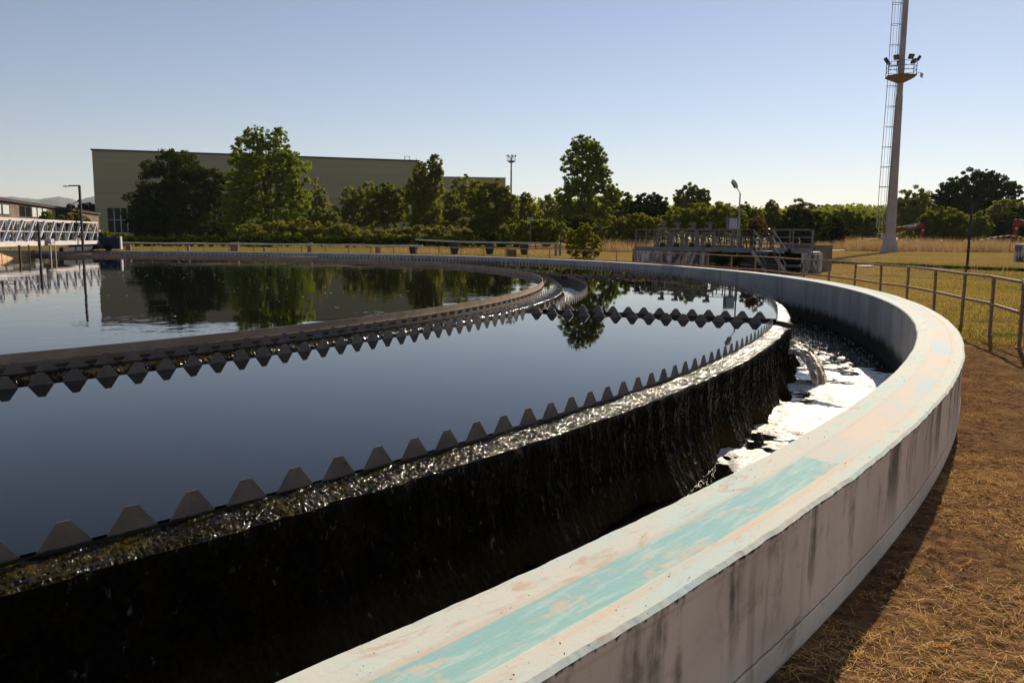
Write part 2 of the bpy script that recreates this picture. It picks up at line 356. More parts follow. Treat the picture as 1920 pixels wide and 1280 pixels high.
# ------------------------------------------------------------------ ground
def ground():
    rs = np.concatenate([np.linspace(31.29, 34, 30), np.geomspace(34.3, 9000, 70)]); th = np.radians(np.linspace(-180, 180, 721)[:-1])
    T, RR = np.meshgrid(th, rs, indexing='ij'); x = RR*np.cos(T); y = RR*np.sin(T)
    z = (fbm(x*1.3, y*1.3, 4, 3)-.5)*.05*np.clip((RR-31.29)/.5, 0, 1)*np.clip((70-RR)/20, 0, 1)
    V = np.stack([x+CX, y+CY, z], -1).reshape(-1, 3)
    tag(npmesh('ground', V, grid_faces(720, len(rs), True), MAT['ground'], smooth=True), kind='structure')
ground()
# ------------------------------------------------------------------ tank
TANK = empty('settling_tank', (CX, CY, 0))
tag(TANK, 'huge round concrete tank with pale painted coping, toothed weirs and black overflow wall', 'water tank')
def annulus(name, prof, th0, th1, n, mat, parent=TANK, closed=False, smooth=False):
    """sweep a profile [(r,z)...] round the tank centre (local coordinates)"""
    th = np.radians(np.linspace(th0, th1, n+1)); th = th[:-1] if closed else th
    pr = np.array(prof, float); k = len(pr)
    T = np.repeat(th, k); r = np.tile(pr[:, 0], len(th)); z = np.tile(pr[:, 1], len(th))
    return npmesh(name, np.stack([r*np.cos(T), r*np.sin(T), z], -1), grid_faces(len(th), k, closed), mat, parent, smooth)
RI, RO, ZC, ZW, ZL, ZB = 30.843, 31.310, .598, .392, .330, -.4806
RA, RLE, RD, RC1, RC2 = 28.943, 29.155, 23.65, 24.02, 24.852
def outer_wall():
    # near arc is fine, with chipped edges; the rest coarser
    for (a0, a1, n) in ((-60, 20, 5200), (20, 300, 1400)):
        th = np.radians(np.linspace(a0, a1, n+1)); s = th*31
        e1 = (fbm(s*9, s*0+1, 4, 5)-.5)*.011 + (fbm(s*1.1, s*0+4, 3, 8)-.5)*.010
        e2 = (fbm(s*9, s*0+7, 4, 6)-.5)*.013 + (fbm(s*1.1, s*0+9, 3, 9)-.5)*.014
        z1 = (fbm(s*1.0, s*0+2, 3, 14)-.5)*.006
        o = np.ones_like(th)
        pr = [(RI*o, -.9*o), (RI*o, (ZC-.03)*o), (RI+.0+e1, ZC-.012+z1), (RI+.012+e1, ZC+z1), (30.985*o, ZC+z1), (31.003*o, ZC-.003+z1), (31.012*o, ZC-.004+z1), (31.1*o, ZC-.005+z1), (31.188*o, ZC-.004+z1),
              (31.198*o, ZC-.001+z1), (RO-.014+e2, ZC+z1), (RO+.004+e2, ZC-.012+z1), (RO+.004+e2*.8, ZC-.035+z1), (RO-.002*o, (ZC-.055)*o), (RO-.002*o, .30*o), (RO-.002*o, .105*o), (RO+.001*o, .10*o), (RO+.004*o, -.1*o)]
        k = len(pr); r = np.stack([p[0] for p in pr], 1); z = np.stack([p[1] for p in pr], 1)
        V = np.stack([r*np.cos(th)[:, None], r*np.sin(th)[:, None], z], -1).reshape(-1, 3)
        npmesh('outer_wall', V, grid_faces(n+1, k)[:, ::-1], MAT['coping'], TANK, False)
outer_wall()
annulus('channel_floor', [(28.6, -.85), (30.85, -.85)], -180, 180, 360, MAT['darkc'], closed=True)
annulus('tank_floor', [(.01, -2.2), (28.6, -2.2), (28.6, -.85)], -180, 180, 180, MAT['darkc'], closed=True)
TROUGHS = [9+30*k for k in range(-2, 10)]     # radial launders
HW = .46
# ---- ledge + cascade wall, broken where the radial launders run out
def ledge_part(t0, t1, fine):
    L = (t1-t0)*math.pi/180*29
    n = int(L/(.0085 if fine else .06)); th = np.radians(np.linspace(t0, t1, n+1)); s = th*29.1
    rs = np.linspace(28.90, RLE, 34 if fine else 4)
    S, RR = np.meshgrid(s, rs, indexing='ij')
    z = ZL + (fbm(S*72, RR*72, 2, 21)-.5)*.014 + (fbm(S*12, RR*12, 2, 23)-.5)*.012 + (fbm(S*2.0, RR*3, 3, 4)-.5)*.02 + .050*(1-(RR-28.9)/.26)
    z = np.where(RR > RLE-.02, z-.006, z)
    edge = RLE + (fbm(s*7, s*0+3, 4, 31)-.5)*.05
    RR2 = 28.90 + (RR-28.90)/(RLE-28.90)*(edge[:, None]-28.90)
    V = np.stack([RR2*np.cos(S/29.1), RR2*np.sin(S/29.1), z], -1).reshape(-1, 3)
    npmesh('weir_ledge', V, grid_faces(n+1, len(rs))[:, ::-1], MAT['ledge'], TANK, False)
    # cascade
    m = 70 if fine else 8
    u = np.linspace(0, 1, m); zz = ZL-.004 - u*(ZL-ZB+.12)
    S, U = np.meshgrid(s, u, indexing='ij'); Z = np.broadcast_to(zz, S.shape)
    lob = ((S + (fbm(S*.7, U*0, 2, 77)-.5)*1.1)/1.62) % 1.0             # sawtooth lobes at the foot
    saw = np.where(lob < .12, lob/.12, 1-(lob-.12)/.88)
    ph = fbm(np.floor((S)/1.62), U*0+.5, 1, 5)
    d = np.clip((ZL - .10 - .22*ph - Z)/(ZL-ZB), 0, 1)
    flare = d**2.2*(.10 + .30*saw)
    strand = (fbm(S*14, Z*1.6+S*.8, 3, 41)-.5)*.05 + (fbm(S*55, Z*22, 3, 44)-.5)*.030 + (fbm(S*5, Z*3, 2, 46)-.5)*.03
    r = edge[:, None] + (flare + strand*np.clip(U*14, 0, 1) + .008*np.clip(U*10, 0, 1))
    V = np.stack([r*np.cos(S/29.1), r*np.sin(S/29.1), Z + (fbm(S*9, U*3, 2, 49)-.5)*.0], -1).reshape(-1, 3)
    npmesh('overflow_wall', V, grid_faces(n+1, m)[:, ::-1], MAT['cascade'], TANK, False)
gap = math.degrees(.40/29.1)
ledge_part(-56, -21-gap, True); ledge_part(-21+gap, 9-gap, True)
for k in range(1, 12):
    a = 9+30*(k-1)
    if a+30-gap <= 309.1-0: ledge_part(a+gap, min(a+30-gap, 304), False)
# radial launders
def radial(a, fine):
    d = Vector((math.cos(R(a)), math.sin(R(a)), 0)); n = Vector((-d.y, d.x, 0))
    m = MB()
    for s_ in (-1, 1):
        m.box(d*((RC2+29.2)/2) + n*s_*(HW-.03) + Vector((0, 0, -.15)), (29.2-RC2, .05, .96), ax=(d, n, Vector((0, 0, 1))))
    m.box(d*((RC2+29.2)/2) + Vector((0, 0, -.25)), (29.2-RC2, HW*2-.12, .06), ax=(d, n, Vector((0, 0, 1))))
    m.build('radial_launder', MAT['darkc'], TANK, local=True)
    xs = np.linspace(RC2+.02, 29.16, 90 if fine else 8); ys = np.linspace(-HW+.06, HW-.06, 18 if fine else 3)
    X, Y = np.meshgrid(xs, ys, indexing='ij'); Z = .10 - .10*(X-RC2)/4.3 + (fbm(X*7, Y*7, 4, 3)-.5)*.05
    V = np.stack([X*d.x+Y*n.x+CX, X*d.y+Y*n.y+CY, Z], -1).reshape(-1, 3)
    o = npmesh('water', V, grid_faces(len(xs), len(ys)), MAT['chan'], None, True); tag(o, kind='structure')
for a in TROUGHS: radial(a, a in (-21, 9))
# inner launder (between the two inner weirs)
annulus('inner_launder', [(24.0, -.3), (24.0, ZL-.01)], -180, 180, 720, MAT['darkc'], closed=True)
def launder():
    for (a0, a1, st) in ((-60, 25, .014), (25, 300, .08)):
        n = int((a1-a0)*math.pi/180*24/st); th = np.radians(np.linspace(a0, a1, n+1)); s = th*24.1
        rs = np.array([24.0, 24.02, 24.05, 24.08, 24.11, 24.14, 24.17, 24.2, 24.22, 24.235, 24.25, 24.26, 24.27]); S, RR = np.meshgrid(s, rs, indexing='ij')
        z = ZL + (fbm(S*40, RR*40, 4, 61)-.5)*.030 + .036 - .03*(RR-24.0)/.25 - np.clip((RR-24.2)/.07, 0, 1)**2*.3
        npmesh('launder_ledge', np.stack([RR*np.cos(S/24.1), RR*np.sin(S/24.1), z], -1).reshape(-1, 3), grid_faces(n+1, len(rs))[:, ::-1], MAT['ledge'], TANK, False)
launder()
annulus('launder_wall', [(24.84, ZL), (24.84, -.35), (24.25, -.35), (24.25, .06)], -180, 180, 720, MAT['darkc'], closed=True)
annulus('launder_wall', [(24.27, .1), (24.27, -.3)], -180, 180, 720, MAT['darkc'], closed=True)
# scum baffle
annulus('scum_baffle', [(RD-.006, .20), (RD-.006, .531), (RD+.006, .531), (RD+.006, .435), (RD+.03, .435), (RD+.03, .425), (RD+.006, .425), (RD+.006, .20)], -180, 180, 1440, MAT['baffle'], closed=True)
# ---- notched weir plates
PITCH_T = .2785
def plate(path, n_teeth, name='weir_plate', h=.118, base=.228, top=.056, zb=None, thick=.005):
    """path(s) -> (point, normal) ; s in metres; one plate carrying n_teeth teeth"""
    zb = ZW-.012 if zb is None else zb
    prof = []
    for i in range(n_teeth):
        s0 = i*PITCH_T; g = (PITCH_T-base)/2; e = (base-top)/2
        jit = random.uniform(-.003, .003)
        prof += [(s0, zb), (s0+g, zb), (s0+g+e, zb+h+jit), (s0+g+e+top, zb+h+jit)]
        prof += [(s0+PITCH_T-g, zb)]
    prof.append((n_teeth*PITCH_T, zb))
    V = []; F = []
    for off in (-thick/2, thick/2):
        for (s_, z_) in prof:
            p, nn = path(s_); q = p+nn*off; V.append((q.x, q.y, z_)); V.append((q.x, q.y, ZW-.10))
    K = len(prof)*2
    for i in range(len(prof)-1):
        a = 2*i; F.append((a, a+2, a+3, a+1)); F.append((K+a, K+a+1, K+a+3, K+a+2)); F.append((a, K+a, K+a+2, a+2))
    F.append((0, 1, K+1, K)); F.append((K-2, 2*K-2, 2*K-1, K-1))
    return npmesh(name, V, F, MAT['plate'], TANK)
def ring_plates(r, a0, a1, nt, dr=0):
    step = math.degrees(PITCH_T/r); tot = int(round((a1-a0)/step)); i = 0
    sc_ = (a1-a0)/(tot*step)
    while i < tot:
        k = min(nt, tot-i); aa = a0+i*step*sc_; rr = r + (dr if (i//nt) % 2 else 0)
        def path(s, aa=aa, rr=rr):
            t = R(aa) + s/r*sc_; return Vector((rr*math.cos(t), rr*math.sin(t), 0)), Vector((math.cos(t), math.sin(t), 0))
        plate(path, k); i += k
gA = math.degrees(HW/RA); gC = math.degrees(HW/RC2)
for k, a in enumerate(TROUGHS):
    if a > 240: continue
    ring_plates(RA, a+gA, a+30-gA, 18 if a < 20 else 54, .006)
ring_plates(RC1, -60, 239, 27, .005)
for a in TROUGHS:
    if a <= 219: ring_plates(RC2, a+gC, a+30-gC, 46, .005)
for a in TROUGHS[:7]:
    d = Vector((math.cos(R(a)), math.sin(R(a)), 0)); n = Vector((-d.y, d.x, 0))
    for s_ in (-1, 1):
        plate(lambda s, s_=s_: (d*(RC2+.06+s) + n*s_*HW, n), 14)
# ---- water sheets
WE = (CX, CY, 0)
def sheet(name, r0, r1, t0f, t1f, z, mat, nr=6, nt_=60):
    rs = np.linspace(r0, r1, nr); V = []
    for i in range(nt_+1):
        for r in rs:
            t = t0f(r) + (t1f(r)-t0f(r))*i/nt_; V.append((r*math.cos(t)+CX, r*math.sin(t)+CY, z))
    o = npmesh(name, V, grid_faces(nt_+1, nr)[:, ::-1], mat); tag(o, kind='structure'); return o
sheet('water', .01, RD-.007, lambda r: -math.pi, lambda r: math.pi, ZW, MAT['water_in'], 4, 360)
sheet('water', RD+.007, RC1-.004, lambda r: -math.pi, lambda r: math.pi, ZW, MAT['water'], 2, 360)
for a in TROUGHS:
    sheet('water', RC2+.004, RA-.004, lambda r: R(a)+math.asin((HW+.003)/r), lambda r: R(a+30)-math.asin((HW+.003)/r), ZW, MAT['water'], 4, 40)
# launder water and channel water (displaced)
def chop(name, r0, r1, a0, a1, z, amp, st, mat, seed):
    n = int((a1-a0)*math.pi/180*r1/st); m = max(3, int((r1-r0)/st)); th = np.radians(np.linspace(a0, a1, n+1)); rs = np.linspace(r0, r1, m+1)
    T, RR = np.meshgrid(th, rs, indexing='ij'); x = RR*np.cos(T)+CX; y = RR*np.sin(T)+CY
    Z = z + (fbm(x*5, y*5, 4, seed)-.5)*amp
    o = npmesh(name, np.stack([x, y, Z], -1).reshape(-1, 3), grid_faces(n+1, m+1)[:, ::-1], mat, None, True); tag(o, kind='structure')
chop('water', 24.26, 24.85, -60, 30, .02, .04, .05, MAT['chan'], 9); chop('water', 24.26, 24.85, 30, 300, .02, .01, .3, MAT['chan'], 9)
chop('channel_water', 28.95, 30.86, -62, 10, ZB, .018, .035, MAT['chan'], 12); chop('channel_water', 28.95, 30.86, 10, 298, ZB, .01, .3, MAT['chan'], 12)
# ---- foam
def foam(name, label, r0, r1, a0, a1, z, fld, st, amp):
    n = int((a1-a0)*math.pi/180*r1/st); m = int((r1-r0)/st); th = np.radians(np.linspace(a0, a1, n+1)); rs = np.linspace(r0, r1, m+1)
    T, RR = np.meshgrid(th, rs, indexing='ij'); x = RR*np.cos(T)+CX; y = RR*np.sin(T)+CY
    f = fld(np.degrees(T), RR, x, y); lump = fbm(x*9, y*9, 4, 91)*.6 + fbm(x*30, y*30, 3, 92)*.4
    Z = z + np.clip(f, -1, .6)*.05 + np.clip(f*3, 0, 1)*(lump-.35)*amp
    F = grid_faces(n+1, m+1)[:, ::-1]; zf = Z.ravel()[F].max(1); F = F[zf > z-.012]
    o = npmesh(name, np.stack([x, y, Z], -1).reshape(-1, 3), F, MAT['foam'], None, True); tag(o, label, 'foam', None, 'stuff')
def chan_field(T, RR, x, y):
    n = fbm(x*2.2, y*2.2, 5, 71)-.5; n2 = fbm(x*.8, y*.8, 3, 72)-.5
    inside = np.clip((-18.8 - T)/2.2, -1, 1)*.55                    # starts beyond the spout
    inside = inside - np.clip((-26.5-T)/9, 0, 1.2)*np.clip(1-(RR-29.55)/.5, 0, 1)*.6
    inside = inside - np.clip((-33-T)/5, 0, 2)*.5 - .08
    return inside + n*2.3 + n2*1.2 - np.clip((29.55-RR)/.12, 0, 1)*.25
foam('foam', 'bright white foam churning in the outer channel below the spout', 29.2, 30.85, -50, -16, ZB, chan_field, .02, .045)
foam('foam', 'white foam racing in the inner ring trough by the far plate', 24.27, 24.84, -19, 7, .045, lambda T, RR, x, y: .5 + (fbm(x*6, y*6, 4, 5)-.5)*1.8 - np.clip((-13-T)/3, 0, 1)*.9, .03, .05)
def discs(n, fr, z, r0, r1, name, label, squash=1):
    V = []; F = []
    for i in range(n):
        rr, a = fr(); rad = random.uniform(r0, r1); k = 6; c = pol(rr, a, z); b = len(V); ph = random.random()*6
        V.append((c.x, c.y, z+rad*.18))
        for j in range(k):
            q = ph+j*2*math.pi/k; g = rad*random.uniform(.6, 1.25); V.append((c.x+math.cos(q)*g, c.y+math.sin(q)*g*squash, z-.001))
        for j in range(k): F.append((b, b+1+j, b+1+(j+1) % k))
    tag(npmesh(name, V, F, MAT['foam']), label, 'foam', None, 'stuff')
def fr1():
    a = -18 + abs(random.gauss(0, 9)); a = a if random.random() < .8 else random.uniform(-24, 0)
    lo = 29.25; return lo + (30.75-lo)*random.random()**1.3, a
discs(900, fr1, ZB+.014, .004, .018, 'foam_fleck', 'scattered white foam flecks drifting on the dark channel water')
discs(60, lambda: (29.3+random.random()*.9, -19.5+random.random()*5), ZB+.013, .03, .10, 'foam_fleck', 'larger flat foam patches at the edge of the white water')
def fr2():
    while True:
        rr = 23.4*math.sqrt(random.random()); a = random.uniform(-60, 130)
        p = pol(rr, a); 
        if p.y > 12: return rr, a
discs(650, fr2, ZW+.001, .006, .022, 'scum_fleck', 'tiny pale bubbles and scum flecks floating on the inner tank water')
# ---- spout from the radial launder
def spout():
    d = Vector((math.cos(R(-21)), math.sin(R(-21)), 0)); n = Vector((-d.y, d.x, 0))
    nu, nv = 60, 60; V = []
    for i in range(nu+1):
        u = i/nu
        for j in range(nv+1):
            v = j/nv*2-1
            rr = 29.08 + .70*u**.62*(1-.25*abs(v)**3); zz = .06 - .58*u**2.1 - .10*abs(v)**4*(1-u)
            wd = .46 + .34*u**1.5
            nx = fbm(np.array([rr*9.]), np.array([v*5.+u*2]), 4, 3)[0]-.5
            p = d*(rr+nx*.05) + n*(v*wd - .22*u - .04) ; V.append((p.x+CX, p.y+CY, zz + nx*.11 + (fbm(np.array([v*14.]), np.array([u*3.]), 3, 9)[0]-.5)*.07))
    o = npmesh('water_spout', V, grid_faces(nu+1, nv+1)[:, ::-1], MAT['jet'], None, True)
    o['kind'] = 'structure'
spout()
# ------------------------------------------------------------------ railing round the tank
def railing():
    RF = 32.60
    t = empty('railing', pol(RF, -15.7)); tag(t, 'rust-stained pale metal railing curving round the tank on the dry grass', 'railing')
    angs = []; a = -18.85
    while a < 118: angs.append(a); a += 3.12
    ztop = 1.06
    def lean(i): return (random.uniform(-.02, .02), random.uniform(-.02, .02))
    # one post: a flat angle-iron with bolts
    proto = None
    for i, a in enumerate(angs):
        p = pol(RF, a); d = Vector((math.cos(R(a)), math.sin(R(a)), 0)); n = Vector((-d.y, d.x, 0))
        if proto is None:
            m = MB(); m.box((0, 0, ztop/2-.06), (.075, .012, ztop+.1)); m.box((.031, -.026, ztop/2-.06), (.012, .055, ztop+.1))
            m.box((0, -.01, .02), (.10, .09, .03))
            for z in (.46, .56, .66, .95, 1.0): m.tube([(-.012, -.006, z), (-.012, .03, z)], .011, 6)
            proto = m.build('post', MAT['rail'], t, local=True); o = proto
        else:
            o = proto.copy(); col.objects.link(o); o.parent = t
        o.location = p - t.location; l = lean(i); o.rotation_euler = (l[0], l[1], R(a)+math.pi/2 + random.uniform(-.08, .08))
    for nm, z, mat in (('top_rail', ztop, MAT['rail']), ('lower_rail', .58, MAT['rust'])):
        m = MB()
        for i in range(len(angs)-1):
            z0 = z + .012*math.sin(i*2.1); z1 = z + .012*math.sin((i+1)*2.1)
            m.bar(pol(RF-.03, angs[i], z0), pol(RF-.03, angs[i+1], z1), .05 if nm == 'top_rail' else .022, .045 if nm == 'top_rail' else .05)
        m.build(nm, mat, t)
railing()
# pipes that run behind the railing at the far side
def pipe1():
    RP = 33.5; a0 = ring_at(792, RP, 1.1); a1 = ring_at(187, RP, 1.1)
    t = empty('pipe_run', pol(RP, a0)); tag(t, 'long low metal pipe on brown supports behind the far railing, left of the kink', 'pipe')
    m = MB(); m.tube([pol(RP, a0+(a1-a0)*i/40, 1.10 + .015*math.sin(i*.9)) for i in range(41)], .055, 10); m.build('pipe', MAT['lgrey'], t, smooth=True)
    for px, w_, h in ((241, .30, 1.0), (440, .55, 1.22), (353, .16, .95), (581, .28, 1.24), (708, .27, 1.0), (496, .12, .9)):
        a = ring_at(px, RP+.15, .6, 20); m = MB(); m.box(pol(RP+.2, a, h/2), (.25, w_, h), rz=R(a)); m.build('support_block', MAT['block'], t, bevel=.01)
pipe1()
def pipe2():
    Y = 80
    t = empty('pipe_run', CP(915, Y, 0)); tag(t, 'straight raised grey pipe ending behind the tall shrub, on dark conical stands', 'pipe')
    pts = [CP(779, Y, 1.42), CP(800, Y, 1.34), CP(870, Y, 1.20), CP(950, Y, 1.16), CP(1049, Y-3, 1.14)]
    m = MB(); m.tube(pts, .085, 10); m.build('pipe', MAT['lgrey'], t, smooth=True)
    for px in (775, 852, 918, 983):
        m = MB(); p = CP(px, Y, 0); m.tube([p, p+Vector((0, 0, .15)), p+Vector((0, 0, .62)), p+Vector((0, 0, 1.05))], [.30, .34, .46, .42], 10); m.build('conical_stand', MAT['dark'], t)
    for px in (1042, 1050):
        m = MB(); m.box(CP(px, Y-3, .5), (.22, .22, 1.2)); m.build('end_post', MAT['grey'], t)
pipe2()
def small_box():
    p = CP(961, 49.5, 0); p.z = 0
    t = empty('junction_box', p); tag(t, 'small brown upright box with a black door frame behind the far railing', 'box')
    m = MB(); m.box(p+Vector((-.28, 0, .5)), (.20, .3, 1.04)); m.box(p+Vector((.02, .08, .45)), (.36, .2, .95)); m.build('casing', MAT['block'], t, bevel=.008)
    m = MB()
    for dx in (-.17, .21): m.box(p+Vector((dx, -.04, .45)), (.045, .05, .98))
    m.box(p+Vector((.02, -.04, .93)), (.36, .05, .045)); m.build('door_frame', MAT['black'], t)
small_box()
# ------------------------------------------------------------------ scraper bridge
def bridge():
    e = Vector((-28.04, 53.43, 0)); c = Vector((CX, CY, 0)); u = (e-c).normalized(); nr = Vector((u.y, -u.x, 0))   # nr: towards the right/near side
    t = empty('scraper_bridge', e); tag(t, 'white steel truss bridge over the inner water, its wheel carriage on the far rim', 'bridge')
    L = 30.6; W = 1.5; z0, z1 = 1.18, 2.42; pitch = 1.42
    def Q(s, side, z): return c + u*s + nr*(side*W/2) + Vector((0, 0, z))
    for side in (1, -1):
        m = MB(); m.bar(Q(2.2, side, z1), Q(L, side, z1), .10, .09); m.bar(Q(2.2, side, z0-.02), Q(L, side, z0-.02), .14, .23)
        m.bar(Q(2.2, side, (z0+z1)/2), Q(L, side, (z0+z1)/2), .03, .04)
        m.build('truss_chords', MAT['white'], t)
        s = L-.15
        while s > 3:
            m = MB(); m.bar(Q(s, side*.97, z0+.12), Q(s, side*.97, z1-.07), .10, .06, up=u); m.build('truss_vertical', MAT['grey'], t)
            m = MB(); m.bar(Q(s-pitch+.22, side, z0+.1), Q(s-.10, side, z1-.06), .07, .13, up=nr); m.build('truss_diagonal', MAT['white'], t); s -= pitch
    m = MB(); m.bar(Q(2.2, 0, z0-.08), Q(L, 0, z0-.08), W-.2, .06); m.build('walkway', MAT['grey'], t)
    m = MB(); m.bar(Q(L-.5, -1.1, .86), Q(L-.5, 1.5, .86), .5, .28); m.bar(Q(24.5, .8, .78), Q(L+.1, .8, .82), .22, .24); m.build('underframe', MAT['dark'], t)
    # end carriage with wheels on the rim
    cc = Q(L+.55, 0, 0)
    m = MB(); m.poly([cc+nr*x_+u*-.35+Vector((0, 0, z_)) for x_, z_ in ((-.6, .70), (-.6, 1.15), (.15, 1.52), (1.9, 1.52), (1.9, .72))], u*.7); m.build('end_carriage', MAT['navy'], t, bevel=.02)
    m = MB(); m.box(cc+nr*2.0+Vector((0, 0, 1.12)), (.40, .08, .86), rz=math.atan2(u.y, u.x)); m.build('end_plate', MAT['lgrey'], t)
    for x_ in (.2, 1.3):
        m = MB(); q = cc+nr*x_+Vector((0, 0, ZC+.22)); m.tube([q-u*.42, q-u*.22], .22, 20); m.build('wheel', MAT['black'], t)
    m = MB(); m.bar(Q(L+.2, .9, .9), Q(L+.2, .9, 2.3), .08); m.bar(Q(L+.05, 1.0, 1.9), Q(L+.3, 1.1, 1.9), .12); m.build('switch_post', MAT['lgrey'], t)
    # legs and scraper hangers into the water
    for px, z_a, w_ in ((1, 1.1, .08), (20, 1.1, .05), (41.5, 2.3, .09), (62, 1.6, .07), (72, 1.3, .05)):
        r_ = ray(px, 455); mm = r_.x/r_.y; s = (c.x-mm*c.y)/(mm*u.y-u.x); m = MB(); m.bar(Q(s, 1.15, .15), Q(s, 1.15, z_a), w_); m.build('hanger', MAT['dark'] if px < 50 else MAT['lgrey'], t)
    m = MB(); s = 22.5; m.bar(Q(21.6, 1.2, 1.12), Q(22.7, 1.2, 1.12), .12, .10); m.box(Q(22.0, 1.2, 1.30), (.5, .3, .22), rz=math.atan2(u.y, u.x)); m.build('hanger_bracket', MAT['lgrey'], t)
    m = MB(); a = PZ(0, 487, .39); b = PZ(65, 480, .39); a = a+(a-b)*.9; m.bar(a+Vector((0, 0, .12)), b+Vector((0, 0, .12)), .05, .36); m.bar(a+Vector((0, 0, .315)), b+Vector((0, 0, .315)), .16, .03); m.build('skimmer_board', paint('tan board', (.62, .42, .25), (.50, .34, .20), .7, 3, .2), t)  # tan lightened so the board looks sunlit although the bridge shades it
    # lamp pole fixed on the bridge
    q = Vector((colx(130, 57.5, 1), 57.5, 0))*0 + Q(26.9, 1.35, 0)
    m = MB(); m.bar(q+Vector((0, 0, .7)), q+Vector((0, 0, 4.62)), .11); pole = m.build('lamp_pole', MAT['dark'], t)
    tipd = Vector((-1, .25, 0)).normalized()
    m = MB(); m.bar(q+Vector((0, 0, 4.60)), q+tipd*.78+Vector((0, 0, 4.60)), .07); m.build('lamp_arm', MAT['dark'], pole)
    m = MB(); m.box(q+tipd*.98+Vector((0, 0, 4.57)), (.30, .16, .07), rz=math.atan2(tipd.y, tipd.x)); m.build('lamp_head', MAT['lgrey'], pole)
bridge()
# ------------------------------------------------------------------ distribution chamber at the right
def chamber():
    def Fp(px, z, back=0.0):
        Y = 46.5-(px-1191)/330*6.3 + back
        return CP(px, Y, z)
    t = empty('sluice_chamber', Fp(1191, 0)*1); t.location.z = 0
    tag(t, 'stained concrete sluice chamber with railed deck and metal steps beyond the rim', 'chamber')
    A = Vector((0, 0, 0))
    def wall(p0, p1, z0, z1, th, nm, mat, inset=0):
        a = Fp(p0, 0, inset); b = Fp(p1, 0, inset); a.z = b.z = 0; d = (b-a).normalized(); n = Vector((-d.y, d.x, 0)); 
        if n.y < 0: n = -n
        m = MB(); m.poly([a+Vector((0, 0, z0)), b+Vector((0, 0, z0)), b+Vector((0, 0, z1)), a+Vector((0, 0, z1))], n*th); return m.build(nm, mat, t, bevel=.012)
    wall(1185, 1320, -.2, 1.0, .3, 'front_wall', MAT['stained']); wall(1320, 1500, -.2, .98, .25, 'recessed_wall', MAT['darkc'], 1.0)
    wall(1500, 1522, -.2, 1.02, 1.2, 'end_pier', MAT['stained']); wall(1318, 1326, -.2, .98, 1.0, 'side_wall', MAT['block'])
    wall(1326, 1500, .30, .42, .25, 'ledge_beam', MAT['grey'], .3)
    wall(1186, 1520, 1.0, 1.10, 1.3, 'deck', MAT['grey'], .1)
    wall(1460, 1524, .6, 1.46, .3, 'rear_parapet', MAT['wallb'], 4.5); wall(1513, 1526, -.2, 1.42, 2.5, 'rear_block', MAT['wallb'], 3.0)
    wall(1225, 1390, -.2, 1.35, .3, 'rear_wall', MAT['wallb'], 4.2)
    # railing
    posts = [1191, 1210, 1232, 1254, 1278, 1303, 1338, 1356, 1382, 1410]
    def rails(ps, nm_p, inset=0, extra=0):
        for px in ps:
            m = MB(); q = Fp(px, 0, inset); q.z = 0; m.bar(q+Vector((0, 0, 1.0)), q+Vector((0, 0, 2.20)), .05 if px != 1303 else .11); m.build('railing_post', MAT['grey'], t)
        m = MB()
        for z in (2.19, 1.80, 1.46): m.tube([Fp(ps[0], z, inset), Fp((ps[0]+ps[-1])/2, z, inset), Fp(ps[-1], z, inset)], .02, 8)
        m.bar(Fp(ps[0], 1.17, inset), Fp(ps[-1], 1.17, inset), .02, .14); m.build('railing_rails', MAT['grey'], t)
    rails(posts, 'p'); rails([1448, 1484, 1521], 'p'); rails([1225, 1262, 1303, 1345, 1392, 1436, 1478, 1519], 'p', 2.6)
    # sluice gates: concrete portal, spindle and hand-wheel gearbox
    for px, ms in ((1241, 1), (1267, 1), (1295.5, 1), (1326, 1)):
        q = Fp(px, 0, 1.3); q.z = 0; g = .40*ms; fr = MB()
        for s_ in (-1, 1): fr.box(q+Vector((s_*g*.78, 0, 1.45)), (.16*ms, .2, .95))
        fr.box(q+Vector((0, 0, 1.98)), (g*2-.06, .24, .14)); o = fr.build('gate_frame', MAT['block'] if 0 else paint_gate, t, bevel=.01)
        m = MB(); m.tube([q+Vector((0, 0, 1.0)), q+Vector((0, 0, 2.2))], .028, 8); m.box(q+Vector((0, .02, 1.25)), (.3, .03, .35)); m.build('spindle', MAT['dark'], o)
        m = MB(); m.box(q+Vector((.05, 0, 2.34)), (.17, .2, .34)); m.box(q+Vector((-.06, 0, 2.26)), (.34, .14, .10)); m.box(q+Vector((0, 0, 2.52)), (.34, .26, .11)); m.box(q+Vector((0, 0, 2.595)), (.37, .30, .03)); m.build('actuator', MAT['gearbox'], o, bevel=.012)
    for px in (1396, 1433.5):
        q = Fp(px, 0, 2.0); q.z = 0; o = None
        fr = MB(); 
        for s_ in (-1, 1): fr.box(q+Vector((s_*.3, 0, 1.4)), (.14, .2, .8))
        fr.box(q+Vector((0, 0, 1.80)), (.74, .22, .12)); o = fr.build('gate_frame', paint_gate, t, bevel=.01)
        m = MB(); m.tube([q+Vector((0, 0, 1.86)), q+Vector((0, 0, 1.98)), q+Vector((0, 0, 2.0)), q+Vector((0, 0, 2.17))], [.20, .20, .12, .12], 12); m.tube([q+Vector((0, 0, 2.17)), q+Vector((0, 0, 2.24)), q+Vector((0, 0, 2.27))], [.20, .20, .14], 14); m.build('actuator', MAT['dark'], o)
    # steps
    a = Fp(1411, 1.05, -.05); b = Fp(1447, 1.05, -.05); run = Vector((.62, -.45, -1.02))
    st = MB()
    for q in (a, b): st.bar(q, q+run, .05, .16)
    st.build('step_stringers', MAT['lgrey'], t)
    for i in range(6):
        f = (i+.5)/6; m = MB(); m.bar(a+run*f, b+run*f, .22, .03); m.build('tread', MAT['grey'], t)
    m = MB()
